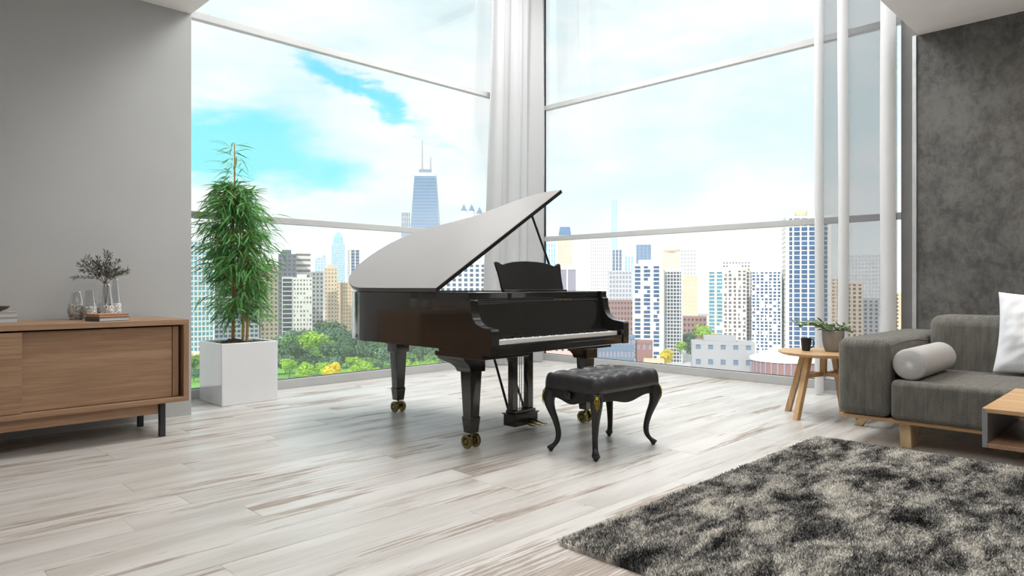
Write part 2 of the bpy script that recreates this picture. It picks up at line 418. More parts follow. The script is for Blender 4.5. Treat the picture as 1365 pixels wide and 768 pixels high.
M_BOOKT = mat('tan_book_cover', lin(196, 150, 118), .6); M_BOOKG = mat('grey_book_cover', lin(96, 94, 92), .6)
M_PAGE = mat('book_pages', lin(200, 204, 208), .8, var=.06, scale=160, stretch=(1, 1, 12)); M_BOOKS = mat('sage_book_cover', lin(176, 174, 162), .7); M_BOWL = mat('dark_clay_bowl', lin(74, 62, 54), .6, var=.2)

# ------------------------------------------------------------------ room shell
WX, WY = 7.16, 6.57          # right and left window planes
o = MB().box(-3, 7.5, -4, 6.9, -.25, -.012).build('floor', M_FLOOR); struct(o, 'whitewashed distressed plank floor'); FLOOR = o
rng = random.Random(4)
PW = .205; row = 0; yy = -.29; shared = []
near_v = MB()
while yy < WY - .02:
    y1 = min(yy + PW, WY - .045); xx = -.3 - rng.random() * 1.3
    while xx < WX - .05:
        L = rng.choice([1.2, 1.45, 1.7, 1.95]); x1 = min(xx + L, WX - .045)
        # only what the camera's wedge can see is laid plank by plank
        if WX - .05 - x1 < .25: x1 = WX - .045
        g = .0007; dz = rng.random() * .0006
        vis = not (x1 < .9 and y1 < .9) and not (xx + .2 > 3.4 and y1 < -.05) and not (x1 < .35 and yy > 3) and not (xx > 6.75 and y1 < 1.6)
        if vis:
            MB().box(xx + g, x1 - g, yy + g, y1 - g, -.012, -.0007 + dz).build('plank', M_FLOOR, FLOOR)
        else: near_v.box(xx + g, x1 - g, yy + g, y1 - g, -.012, -.0007)
        xx = x1
    yy += PW
# planks out of view, one joined part
y2 = -4.0
while y2 < -.3:
    for k in range(6): near_v.box(-3 + k * 1.75 + .001, -3 + (k + 1) * 1.75 - .001, y2 + .001, min(y2 + PW, -.29) - .001, -.012, -.0007)
    y2 += PW
tag(near_v.build('plank', M_FLOOR, FLOOR), kind='stuff')

def wallbox(name, label, m, *a): return struct(MB().box(*a).build(name, m), label)
wallbox('wall_left', 'light grey painted wall behind the sideboard', M_WALL, -3, 2.06, 5.75, 6.75, -.02, 3.26)
wallbox('wall_rear', 'plain wall behind the camera', M_WALL, -3.2, -3, -4, 6.75, -.02, 3.3)
wallbox('wall_side', 'plain wall on the near side', M_WALL, -3, 7.5, -4.2, -4, -.02, 3.3)
wallbox('wall_right', 'rough grey trowelled concrete wall behind the sofa', M_CONC, 6.77, 7.5, -4, 1.71, -.02, 3.26)
wallbox('ceiling_left', 'low ceiling over the sideboard', M_CEIL, -3, 2.06, -4, 6.75, 3.26, 5.7)
wallbox('ceiling_right', 'low ceiling over the sofa', M_CEIL, 2.06, 7.5, -4, 1.70, 3.26, 5.7)
wallbox('ceiling_atrium', 'high ceiling over the piano', M_CEIL, 2.06, 7.5, 1.70, 6.9, 5.5, 5.7)
# light corner bead and grey jamb beside the concrete wall
struct(MB().box(6.752, 6.80, 1.712, 1.745, 0, 3.26).build('trim_1', M_BEAD, bevel=.003), 'pale metal corner bead')
struct(MB().box(6.80, 7.16, 1.712, 1.845, 0, 5.45).build('trim_2', M_JAMB), 'grey window jamb panel')
# windows ----------------------------------------------------------
ZM = [(0.0, .09), (1.68, 1.745), (3.535, 3.60), (5.40, 5.5)]
w1 = MB().box(2.06, 7.16, WY - .05, WY + .06, *ZM[0]).build('window_1', M_FRAME, bevel=.004); struct(w1, 'tall window wall left of the corner')
w2 = MB().box(WX - .05, WX + .06, 1.845, 6.49, *ZM[0]).build('window_2', M_FRAME, bevel=.004); struct(w2, 'tall window wall right of the corner')
for z0, z1 in ZM[1:]:
    MB().box(2.06, 7.08, WY - .03, WY + .04, z0, z1).build('mullion', M_FRAME, w1, bevel=.004)
    MB().box(WX - .03, WX + .04, 1.845, 6.49, z0, z1).build('mullion', M_FRAME, w2, bevel=.004)
for k in range(3):
    MB().box(2.06, 7.08, WY, WY + .012, ZM[k][1], ZM[k + 1][0]).build('pane', M_GLASS, w1)
    MB().box(WX, WX + .012, 1.845, 6.49, ZM[k][1], ZM[k + 1][0]).build('pane', M_GLASS, w2)
for z0, z1 in [ZM[0]]:
    MB().box(2.06, 7.08, WY - .012, WY - .002, .09, .097).build('gasket', M_GASKET, w1)
    MB().box(WX - .012, WX - .002, 1.845, 6.49, .09, .097).build('gasket', M_GASKET, w2)
MB().box(2.06, 2.09, WY - .03, WY + .04, .09, 5.4).build('jamb', M_FRAME, w1)
MB().box(WX - .03, WX + .04, 1.845, 1.875, .09, 5.4).build('jamb', M_FRAME, w2)
cp = MB().box(7.08, 7.16, 6.49, 6.57, 0, 5.5).build('trim_3', M_FRAME, bevel=.004); struct(cp, 'corner post between the two windows')
MB().box(7.060, 7.080, 6.535, 6.556, .09, 5.45).build('gasket', M_GASKET, cp)
MB().box(7.135, 7.156, 6.47, 6.49, .09, 5.45).build('gasket', M_GASKET, cp)
struct(MB().box(6.72, 6.77, -4, 1.71, 0, .0).build('trim_4', M_BEAD)) if False else None

# ------------------------------------------------------------------ curtains
def fold_sheet(path_fn, nu, zs, name, m, parent=None, loc=None):
    P = []
    for i in range(nu):
        for z in zs: P.append(path_fn(i / (nu - 1), z))
    return MB().quadgrid(P, nu, len(zs)).build(name, m, parent, loc, smooth=True)
zs = [.012 + 5.36 * k / 24 for k in range(25)]
def ccurt(u, z):
    h = z / 5.4
    x0 = 5.885 + .19 * h; x1 = 6.99
    x = x0 + (x1 - x0) * u
    uu = u + .012 * math.sin(z * .9 + u * 9)
    amp = .085 * (1 - .25 * h)
    y = 6.37 + amp * math.sin(2 * math.pi * (uu * 3.4 + .42 * math.sin(uu * 5 + .6))) + .006 * math.sin(2 * math.pi * (uu * 11 + .3)) + .01 * math.sin(z * 1.3 + u * 14)
    return (x + .020 * math.cos(2 * math.pi * uu * 6.8), y, z)
cc = fold_sheet(ccurt, 240, zs, 'curtain', M_CURT, None, (6.4, 6.4, 0)); tag(cc, 'long white gathered curtain hanging in the window corner behind the piano', 'curtain')
st = thing('sheer_curtain', (6.7, 2.2, 0), 'grey see-through voile curtain with white folds beside the concrete wall', 'curtain')
def fold(y0, y1, xc, r):
    def f(u, z):
        a = math.pi * (u * 1.5 - .25)
        return (xc - r * math.sin(a) + .006 * math.sin(z * 1.1), (y0 + y1) / 2 - (y1 - y0) / 2 * math.cos(a) + .004 * math.sin(z * 1.7 + y0 * 9), z)
    fold_sheet(f, 26, zs, 'fold', M_FOLD, st)
fold(2.495, 2.575, 6.72, .05); fold(2.262, 2.352, 6.70, .055); fold(1.862, 1.985, 6.70, .075)
def sheer(y0, y1, x):
    fold_sheet(lambda u, z: (x + .012 * math.sin(u * 9 + y0 * 7) + .004 * math.sin(z), y0 + (y1 - y0) * u, z), 30, zs, 'sheer_panel', M_SHEER, st)
sheer(1.86, 2.575, 6.735); 
# curtain track
struct(MB().box(6.70, 6.76, 1.72, 2.7, 5.40, 5.44).build('trim_5', M_FRAME), 'curtain track')

# ------------------------------------------------------------------ grand piano
PX0, PX1 = 2.80, 4.21
piano = thing('grand_piano', (3.5, 3.9, 0), 'black lacquered grand piano with its pale grey lid propped open', 'piano')
def cat(pts, n=4):
    out = []
    for i in range(len(pts) - 1):
        p0 = pts[max(i - 1, 0)]; p1 = pts[i]; p2 = pts[i + 1]; p3 = pts[min(i + 2, len(pts) - 1)]
        for k in range(n):
            t = k / n
            out.append(tuple(.5 * (2 * p1[d] + (p2[d] - p0[d]) * t + (2 * p0[d] - 5 * p1[d] + 4 * p2[d] - p3[d]) * t * t + (3 * p1[d] - p0[d] - 3 * p2[d] + p3[d]) * t ** 3) for d in range(len(p1))))
    out.append(pts[-1]); return out
curve = [(.0, 4.30), (.004, 4.42), (.03, 4.54), (.095, 4.68), (.198, 4.795), (.34, 4.875), (.48, 4.905), (.601, 4.90), (.72, 4.87), (.829, 4.80), (.905, 4.71), (.964, 4.593), (1.005, 4.47), (1.045, 4.34), (1.09, 4.22), (1.145, 4.114), (1.205, 4.02), (1.273, 3.93), (1.335, 3.835), (1.380, 3.74), (1.405, 3.62), (1.41, 3.475)]
CUR = cat(curve, 4)
outer = [(PX0, 3.45)] + [(PX0 + a, b) for a, b in CUR]
outer[-1] = (PX1, 3.45)
def inset(pts, d):
    r = []
    n = len(pts)
    for i in range(n):
        a = Vector(pts[max(i - 1, 0)]); b = Vector(pts[min(i + 1, n - 1)]); t = (b - a).normalized()
        r.append((pts[i][0] + t.y * d, pts[i][1] - t.x * d))
    return r
inner = inset(outer, .045)
b = MB(); n = len(outer)
P = []
for i in range(n):
    ox, oy = outer[i]; ix, iy = inner[i]
    P += [(ox, oy, .64), (ox, oy, .65), (ox, oy, 1.003), (ox + (ix - ox) * .12, oy + (iy - oy) * .12, 1.010), (ix, iy, 1.010), (ix, iy, .64)]
b.quadgrid(P, n, 6, False, True)
b.build('rim', M_BLACK, piano, auto=35, fix=True)
MB().prism([(x, y, .655) for x, y in inner], [(x, y, .675) for x, y in inner]).build('bottom_board', M_BLACKS, piano)
MB().prism([(x, y, .86) for x, y in inner], [(x, y, .885) for x, y in inner]).build('string_plate', M_GOLDP, piano)
# keyboard end: cheeks, key bed, fallboard, name rail
prof = [(2.975, .622), (2.975, .772), (2.985, .784), (3.02, .788), (3.07, .795), (3.11, .812), (3.14, .84), (3.158, .88), (3.165, .93), (3.166, .955), (3.178, .962), (3.182, .975), (3.182, 1.003), (3.188, 1.010), (3.45, 1.010), (3.45, .622)]
for x0, x1 in ((PX0, PX0 + .065), (PX1 - .065, PX1)):
    MB().prism([(x0, y, z) for y, z in prof], [(x1, y, z) for y, z in prof]).build('cheek', M_BLACK, piano, auto=30, fix=True)
MB().box(PX0 + .03, PX1 - .03, 2.985, 3.52, .622, .668).build('key_bed', M_BLACK, piano, bevel=.004)
for x0, x1 in ((PX0 + .001, PX0 + .42), (PX1 - .42, PX1 - .10)):
    MB().box(x0, x1, 3.06, 3.52, .592, .624).build('leg_plate', M_BLACK, piano, bevel=.003)
MB().box(PX0 + .065, PX1 - .065, 2.982, 3.010, .664, .690).build('key_slip', M_BLACK, piano, bevel=.003)
for x0, x1 in ((PX0 + .065, PX0 + .092), (PX1 - .092, PX1 - .065)):
    MB().box(x0, x1, 3.012, 3.16, .664, .716).build('key_block', M_BLACK, piano, bevel=.003)
kx0, kx1 = PX0 + .094, PX1 - .094; kw = (kx1 - kx0) / 52
wk = MB().box(kx0 + .0006, kx0 + kw - .0006, 3.014, 3.165, .668, .712).mesh('white_key', ORIG[piano.name]); wk.materials.append(M_IVORY)
bkm = MB().box(-.0055, .0055, 3.065, 3.165, .70, .7245).mesh('black_key', (0, ORIG[piano.name][1], 0)); bkm.materials.append(M_BLACKS)
for i in range(52):
    o = bpy.data.objects.new('white_key', wk); COL.objects.link(o); o.parent = piano; o.location = (i * kw, 0, 0)
    if (i % 7) in (0, 2, 3, 5, 6) and i < 51:
        o = bpy.data.objects.new('black_key', bkm); COL.objects.link(o); o.parent = piano; o.location = (kx0 + (i + 1) * kw - ORIG[piano.name][0], 0, 0)
# fallboard: leaning polished board with a rounded upper edge
fp = [(3.160, .722), (3.166, .735), (3.20, .925), (3.206, .940), (3.220, .940), (3.22, .722)]
MB().prism([(PX0 + .066, y, z) for y, z in fp], [(PX1 - .066, y, z) for y, z in fp]).build('fallboard', M_BLACK, piano, bevel=.004, fix=True)
MB().box(PX0 + .066, PX1 - .066, 3.205, 3.235, .942, .962).build('name_rail', M_BLACKS, piano, bevel=.003)
d = MB()
for k in range(64):
    x = PX0 + .08 + k * .0195
    d.box(x, x + .005, 3.201, 3.206, .945, .949)
tag(d.build('felt_dot', M_GREYP, piano), 'row of small pale dots along the name rail', kind='stuff')
MB().box(PX0 + .066, PX1 - .066, 3.205, 3.47, .966, 1.008).build('music_shelf', M_BLACK, piano, bevel=.004)
MB().box(3.17, 3.20, 3.199, 3.206, .968, 1.004).build('shelf_latch', M_BLACKS, piano, bevel=.002)
s = MB()
for k in range(7):
    x = 3.63 + k * .028
    s.box(x, x + .016, 3.202, 3.2055, .948 + .004 * (k % 2), .957)
tag(s.build('gilt_mark', M_GOLD, piano), 'small gilt mark on the name rail', kind='stuff')
# music desk with eared outline
dz0, dz1 = 1.012, 1.213; cx = 3.53; hw = .33
out = [(-.315, 0), (.315, 0)]
rr = [(.318, .03), (.320, .08), (.326, .13), (.334, .165), (.338, .195), (.328, .204), (.305, .200), (.285, .188), (.262, .184), (.22, .196), (.16, .206), (.08, .212), (0, .214)]
out += rr + [(-x, z) for x, z in reversed(rr[:-1])]
dk = lambda x, z, t: (cx + x, 3.30 + z * .27 + t, dz0 + z)
MB().prism([dk(x, z, 0) for x, z in out], [dk(x, z, .018) for x, z in out]).build('music_desk', M_BLACKS, piano, bevel=.003, fix=True)
MB().box(cx - .325, cx + .325, 3.275, 3.302, 1.008, 1.022).build('desk_ledge', M_BLACK, piano, bevel=.002)
# lid
A = rad(31.6); ca, sa = math.cos(A), math.sin(A)
lidc = [(-.018, 3.475), (-.020, 4.0)] + [(q[0] - (.018 if q[0] < .1 else 0) * (1 - q[0] / .1 if q[0] < .1 else 0), q[1]) for q in CUR[:-1]]
lidc = [(s_ if s_ < 1.1 else s_ + (s_ - 1.1) * .12, y_) for s_, y_ in lidc] + [(1.447, 3.475)]
def lp(s_, y_, t): return (PX0 + s_ * ca - t * sa, y_, 1.018 + s_ * sa + t * ca)
MB().prism([lp(s_, y_, 0) for s_, y_ in lidc], [lp(s_, y_, .026) for s_, y_ in lidc]).build('lid', M_BLACKS, piano, auto=35, fix=True)
li = inset(lidc, .004)
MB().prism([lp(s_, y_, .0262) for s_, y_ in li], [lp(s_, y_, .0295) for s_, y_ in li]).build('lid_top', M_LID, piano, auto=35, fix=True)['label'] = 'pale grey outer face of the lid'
MB().tube([(4.10, 3.56, .98), lp(1.13, 3.56, -.002)], .0095, 8).build('prop_stick', M_BLACKS, piano)
for y in (3.62, 4.0, 4.32):
    MB().box(PX0 - .004, PX0 + .02, y, y + .11, 1.008, 1.022).build('hinge', M_BLACKS, piano)
# legs with cuffs and double casters
def sq(cx_, cy_, z, hx, hy0, hy1=None):
    hy1 = hy0 if hy1 is None else hy1
    return [(cx_ - hx, cy_ - hy0, z), (cx_ + hx, cy_ - hy0, z), (cx_ + hx, cy_ + hy1, z), (cx_ - hx, cy_ + hy1, z)]
def pleg(x, y, zt, flare, side=0, sf_=0):
    b = MB()
    sqo = lambda z, h, f: [(px_ + side * sf_ * (f / max(flare, 1e-6)) ** 1.4 * (1 if (px_ - x) * side > 0 else 0), py_, pz_) for px_, py_, pz_ in sq(x, y, z, h, h, h + f)]
    b.loft([sqo(z, h, f) for z, h, f in ((zt, .066, flare), (zt - .020, .066, flare * .93), (zt - .036, .066, flare * .66), (zt - .052, .066, flare * .36), (zt - .070, .066, flare * .14), (zt - .092, .066, flare * .02), (zt - .10, .066, 0), (.500, .063, 0))])
    b.loft([sq(x, y, z, h, h) for z, h in ((.502, .050), (.200, .0375))])
    lg = b.build('leg', M_BLACK, piano, bevel=.003, fix=True)
    MB().loft([sq(x, y, z, h, h) for z, h in ((.206, .0385), (.200, .0435), (.190, .0425), (.105, .0345), (.100, .0335))]).build('cuff', M_BLACK, lg, bevel=.002, fix=True)
    MB().tube([(x, y, .105), (x, y, .05)], [.009, .012], 10).tube([(x - .024, y, .05), (x + .024, y, .05)], .011, 10).build('caster_fork', M_BRASS, lg, auto=40)
    for sgn in (-1, 1):
        pr = [(.0, -.014), (.012, -.014), (.014, -.010), (.026, -.010), (.030, -.014), (.040, -.014), (.045, -.010), (.045, .010), (.040, .014), (.030, .014), (.026, .010), (.014, .010), (.012, .014), (0, .014)]
        MB().lathe((x + sgn * .036, y, .046), pr, 28, 0).build('caster_wheel', M_BRASS, lg, auto=30)
        MB().lathe((x + sgn * .036, y, .046), [(.0145, -.0105), (.0285, -.0105), (.0285, .0105), (.0145, .0105)], 24, 0).build('hub_recess', M_BLACKS, lg)
pleg(2.925, 3.30, .595, .14, -1, .057); pleg(4.10, 3.30, .595, .10); pleg(3.33, 4.67, .645, .02)
MB().box(3.20, 3.47, 4.50, 4.80, .632, .658).build('leg_plate', M_BLACK, piano, bevel=.003)
# pedal lyre
ly = MB().box(3.467, 3.712, 3.44, 3.556, .03, .112).build('pedal_lyre', M_BLACK, piano, bevel=.003)
MB().box(3.458, 3.721, 3.431, 3.565, .112, .122).build('lyre_moulding', M_BLACK, ly, bevel=.003)
MB().box(3.480, 3.700, 3.450, 3.546, .122, .142).build('lyre_plinth', M_BLACK, ly, bevel=.003)
for x in (3.508, 3.672):
    MB().box(x - .028, x + .028, 3.475, 3.523, .142, .63).build('lyre_post', M_BLACK, ly, bevel=.003)
for x in (3.58, 3.60):
    MB().tube([(x, 3.50, .142), (x, 3.50, .63)], .003, 6).build('pedal_rod', M_BRASS, ly)
MB().tube([(3.51, 3.545, .13), (3.51, 3.76, .655)], .010, 8).build('lyre_brace', M_BLACKS, ly)
MB().tube([(3.675, 3.545, .13), (3.675, 3.80, .655)], .010, 8).build('lyre_brace', M_BLACKS, ly)
for x in (3.54, 3.60, 3.66):
    MB().loft([[(x - w, y, z - t), (x + w, y, z - t), (x + w, y, z + t), (x - w, y, z + t)] for y, w, z, t in ((3.44, .008, .062, .006), (3.38, .010, .058, .006), (3.34, .017, .052, .005), (3.315, .015, .050, .004), (3.305, .006, .050, .003))]).build('pedal', M_BRASS, ly, auto=40)

# ------------------------------------------------------------------ piano bench
bench = thing('piano_bench', (3.53, 2.69, 0), 'black tufted leather piano bench with curved gilt-trimmed legs', 'bench')
bx0, bx1, by0, by1 = 3.185, 3.875, 2.475, 2.915
NX, NY = 96, 64
btn = []
for r_, yy in enumerate((.2, .5, .8)):
    for c_ in range(5 if r_ % 2 == 0 else 4):
        btn.append(((c_ + .5) / 5 if r_ % 2 == 0 else (c_ + 1) / 5, yy))
def segd(px, py, a, b2):
    dx, dy = b2[0] - a[0], b2[1] - a[1]; t = max(0, min(1, ((px - a[0]) * dx + (py - a[1]) * dy) / (dx * dx + dy * dy)))
    return math.hypot(px - a[0] - t * dx, py - a[1] - t * dy)
BW, BD = bx1 - bx0, by1 - by0
bm_ = [(bx0 + u * BW, by0 + v * BD) for u, v in btn]
segs = [(p, q) for i, p in enumerate(bm_) for q in bm_[i + 1:] if abs(p[1] - q[1]) > .05 and math.hypot(p[0] - q[0], p[1] - q[1]) < .17]
for p in bm_:
    if p[1] < by0 + .12: segs.append((p, (p[0], by0)))
    if p[1] > by1 - .12: segs.append((p, (p[0], by1)))
P = []
for i in range(NX + 1):
    u = -1 + 2 * i / NX
    for j in range(NY + 1):
        v = -1 + 2 * j / NY
        # rounded pad: spread samples towards the edge
        x = (bx0 + bx1) / 2 + BW / 2 * math.sin(u * math.pi / 2) ; y = (by0 + by1) / 2 + BD / 2 * math.sin(v * math.pi / 2)
        r0 = .05; ex = max(0, r0 - min(x - bx0, bx1 - x)); ey = max(0, r0 - min(y - by0, by1 - y)); mxe = max(ex, ey)
        if ex > 0 and ey > 0:
            f_ = mxe / math.hypot(ex, ey)
            x += (ex - ex * f_) * (1 if x < (bx0 + bx1) / 2 else -1); y += (ey - ey * f_) * (1 if y < (by0 + by1) / 2 else -1)
        ed = max(0, 1 - (mxe / r0) ** 2.8) ** .5
        z = .428 + .068 * ed
        dip = sum(.015 * math.exp(-((x - a) ** 2 + (y - b2) ** 2) / .0011) for a, b2 in bm_)
        ds = min(segd(x, y, p, q) for p, q in segs)
        z += .010 * (1 - math.exp(-(ds / .024) ** 2)) * ed - dip * .9 * ed
        P.append((x, y, z))
b = MB(); b.quadgrid(P, NX + 1, NY + 1)
# closed side skirt
ring = [i * (NY + 1) for i in range(NX + 1)] + [NX * (NY + 1) + j for j in range(1, NY + 1)] + [i * (NY + 1) + NY for i in range(NX - 1, -1, -1)] + [j for j in range(NY - 1, 0, -1)]
k0 = len(b.v)
for r_ in ring:
    x, y, z = b.v[r_]; b.v.append((x, y, .402))
for k in range(len(ring)):
    k2 = (k + 1) % len(ring); b.f.append((ring[k], k0 + k, k0 + k2, ring[k2]))
b.f.append(tuple(k0 + k for k in range(len(ring))))
pad = b.build('seat_cushion', M_LEATHER, bench, smooth=True, fix=True)
for x, y in bm_:
    zc = .49 - .013
    MB().lathe((x, y, zc - .004), [(0, 0), (.009, 0), (.010, .003), (.006, .006), (0, .007)], 12).build('button', M_LEATHER, pad, smooth=True)
# aprons with a curved lower edge
def apron(p0, p1, inw):
    top = .402; A1 = []; B1 = []
    N = 16; p0 = Vector(p0); p1 = Vector(p1); inw = Vector(inw)
    for k in range(N + 1):
        t = k / N; q = p0.lerp(p1, t); h = .055 + .028 * math.sin(math.pi * t) ** 2 - .012 * math.sin(2 * math.pi * t) ** 2
        A1.append((q.x, q.y, top - h))
    for k in range(N, -1, -1):
        q = p0.lerp(p1, k / N); A1.append((q.x, q.y, top))
    B1 = [(x + inw.x, y + inw.y, z) for x, y, z in A1]
    MB().prism(A1, B1).build('apron', M_BWOOD, bench, fix=True, bevel=.003)
ax0, ax1, ay0, ay1 = 3.205, 3.855, 2.495, 2.895
apron((ax0, ay0), (ax1, ay0), (0, .022)); apron((ax0, ay1), (ax1, ay1), (0, -.022)); apron((ax0, ay0), (ax0, ay1), (.022, 0)); apron((ax1, ay0), (ax1, ay1), (-.022, 0))
def bleg(cx_, cy_, sx, sy):
    d = Vector((sx, sy, 0)).normalized(); c = Vector((cx_, cy_, 0))
    K = cat([(.402, .000, .034), (.360, .008, .034), (.320, .012, .030), (.270, .000, .024), (.200, -.028, .0185), (.130, -.046, .0155), (.080, -.044, .0145), (.050, -.028, .0155), (.034, -.008, .020), (.026, .000, .021), (.012, .000, .013), (.0, .000, .008)], 3)
    b = MB(); secs = []
    px = Vector((-d.y, d.x, 0))
    for z, off, r in K:
        ctr = c + d * off + Vector((0, 0, z))
        secs.append([ctr + (d * math.cos(2 * math.pi * (k + .5) / 8) + px * math.sin(2 * math.pi * (k + .5) / 8)) * r * 1.25 for k in range(8)])
    lg = b.loft(secs).build('leg', M_BWOOD, bench, smooth=True, fix=True)
    # gilt acanthus on the knee
    g = MB(); f0 = c + d * .0515
    def fl(pts, r): g.tube([f0 + px * a + Vector((0, 0, z)) + d * e for a, z, e in pts], r, 6)
    fl([(-.020, .385, -.010), (0, .389, -.004), (.020, .385, -.010)], [.003, .004, .003])
    for s_ in (-1, 1):
        fl([(0, .385, -.002), (s_ * .012, .372, -.002), (s_ * .016, .358, .0), (s_ * .008, .350, .001)], [.003, .0045, .004, .002])
        fl([(0, .365, 0), (s_ * .013, .345, .002), (s_ * .014, .335, .001)], [.002, .0045, .001])
        fl([(0, .345, 0), (s_ * .010, .328, .001), (s_ * .010, .318, -.001)], [.002, .004, .001])
    fl([(0, .388, -.004), (0, .360, .001), (0, .320, .001), (0, .300, -.006)], [.004, .004, .0035, .001])
    g.build('gilt_ornament', M_GOLD, lg, smooth=True)['label'] = 'gilt acanthus ornament on the knee'
for a, b2, sx, sy in ((3.225, 2.515, -1, -1), (3.225, 2.875, -1, 1), (3.835, 2.515, 1, -1), (3.835, 2.875, 1, 1)): bleg(a, b2, sx, sy)
MB().lathe((3.185, 2.70, .375), [(0, -.012), (.020, -.012), (.025, -.008), (.025, .004), (.020, .008), (.012, .010), (.012, .03)], 24, 0).build('height_knob', M_BLACKS, bench, auto=40)

# ------------------------------------------------------------------ sideboard
sb = thing('sideboard', (.65, 5.37, 0), 'long low brown oak sideboard with sliding doors on thin black legs', 'sideboard')
SX0, SX1, SY0, SY1, SZ0, SZ1 = -.55, 1.787, 5.03, 5.70, .235, .812
MB().box(SX0, SX1, SY0, SY1, SZ1 - .036, SZ1).build('top_panel', M_OAKS, sb, bevel=.002)
MB().box(SX0, SX1, SY0, SY1, SZ0, SZ0 + .032).build('bottom_panel', M_OAKS, sb, bevel=.002)
for x0 in (SX0, SX1 - .036): MB().box(x0, x0 + .036, SY0, SY1, SZ0 + .032, SZ1 - .036).build('side_panel', M_OAKSZ, sb, bevel=.002)
MB().box(SX0 + .036, SX1 - .036, SY1 - .02, SY1, SZ0 + .032, SZ1 - .036).build('back_panel', M_OAKD, sb)
MB().box(SX0 + .05, .815, SY0 + .010, SY0 + .032, SZ0 + .036, SZ1 - .048).build('door', M_OAKS, sb, bevel=.0015)
d2 = MB().box(.77, SX1 - .100, SY0 + .046, SY0 + .068, SZ0 + .036, SZ1 - .048).build('door', M_OAKS, sb, bevel=.0015)
MB().box(SX1 - .096, SX1 - .055, SY0 + .044, SY0 + .070, SZ0 + .036, SZ1 - .048).build('door_pull', M_OAKSZ, d2, bevel=.002)
MB().box(SX0 + .25, 1.60, SY0 + .05, SY0 + .08, SZ0 - .075, SZ0).build('front_rail', M_OAKS, sb, bevel=.002)
for x in (1.605, -.35):
    for y in (5.058, 5.53):
        MB().box(x, x + .036, y, y + .042, 0, SZ0).build('leg', M_METAL, sb, bevel=.002)

def vase(x, y, prof, gh, label, fill):
    z0 = SZ1 + .001
    v = thing('glass_vase', (x, y, z0), label, 'vase', 'pebbled glass vases on the sideboard')
    lo = [(0, 0)] + [(r, h) for r, h in prof if h <= gh]
    rg = [r for r, h in prof if h <= gh][-1]
    MB().lathe((x, y, z0), cat([(r, h) for r, h in lo], 3) + [(rg - .004, gh), (0, gh - .006)], 36).build('pebbled_base', M_PEB, v, smooth=True)
    up = [(rg, gh)] + [(r, h) for r, h in prof if h > gh]
    up = cat(up, 4)
    b = MB(); N = 36; P = []
    for r, h in up + [(r - .0025, h) for r, h in reversed(up)]:
        P += [(x + r * math.cos(2 * math.pi * k / N), y + r * math.sin(2 * math.pi * k / N), z0 + h) for k in range(N)]
    b.quadgrid(P, len(up) * 2, N, False, True).build('glass_neck', M_VGLASS, v, smooth=True)
    return v
V1 = vase(1.215, 5.56, [(.034, 0), (.046, .02), (.056, .055), (.054, .085), (.046, .115), (.036, .16), (.030, .195)], .105, 'squat round pebbled glass vase, the leftmost and lowest of the group', 0)
V2 = vase(1.272, 5.46, [(.026, 0), (.038, .02), (.044, .05), (.042, .09), (.034, .15), (.028, .205)], .095, 'narrow pebbled glass vase standing just behind the copper-topped book', 0)
V3 = vase(1.375, 5.47, [(.030, 0), (.046, .02), (.054, .05), (.053, .085), (.046, .13), (.036, .20), (.032, .245)], .095, 'wide pebbled glass vase holding the dried sprig', 0)
V4 = vase(1.455, 5.56, [(.024, 0), (.036, .02), (.043, .055), (.041, .10), (.034, .17), (.026, .24), (.022, .285)], .11, 'tall thin pebbled glass vase, the rightmost of the group', 0)
# dried sprig
spr = thing('dried_sprig', (1.372, 5.47, SZ1 + .10), 'dried grey-green leafy sprig standing in the wide vase', 'sprig')
rs = random.Random(9); stems = MB(); lv = MB()
def leafquad(b, p, d, L, W, up):
    d = d.normalized(); s_ = d.cross(up); s_ = s_.normalized() if s_.length > 1e-4 else Vector((1, 0, 0)); nrm = s_.cross(d)
    q = [p, p + d * L * .35 + s_ * W * .5 + nrm * L * .04, p + d * L, p + d * L * .35 - s_ * W * .5 + nrm * L * .04]
    k = len(b.v); b.v += [tuple(a) for a in q]; b.f += [(k, k + 1, k + 2), (k, k + 2, k + 3)]
root = Vector((1.372, 5.47, SZ1 + .10))
for k in range(19):
    t = k / 18
    dx = -1 + 2 * t + rs.uniform(-.15, .15); end = Vector((1.34 + .155 * dx, 5.47 + rs.uniform(-.10, .08) - .11 * dx * .4, 1.175 + .085 * (1 - abs(dx) ** 1.5) + rs.uniform(-.085, .03)))
    neck = Vector((1.372 + rs.uniform(-.012, .012), 5.47 + rs.uniform(-.012, .012), SZ1 + .25))
    pts = cat(([tuple(root)] if k % 5 == 0 else [tuple(neck)]) + [tuple(neck), tuple(neck.lerp(end, .5) + Vector((0, 0, .025))), tuple(end)], 5)
    stems.tube(pts[(0 if k % 5 == 0 else 5):], .0012, 4)
    for i in range(8, len(pts)):
        p = Vector(pts[i]); dd = (p - Vector(pts[i - 1])).normalized()
        for _ in range(9):
            r_ = Vector((rs.uniform(-1, 1), rs.uniform(-1, 1), rs.uniform(-.6, .8)))
            leafquad(lv, p + r_ * .006, dd * .7 + r_, rs.uniform(.016, .032), rs.uniform(.005, .008), Vector((rs.uniform(-1, 1), rs.uniform(-1, 1), 1)))
stems.build('stem', M_TWIG, spr); tag(lv.build('leaf', M_DRY, spr), kind='stuff')

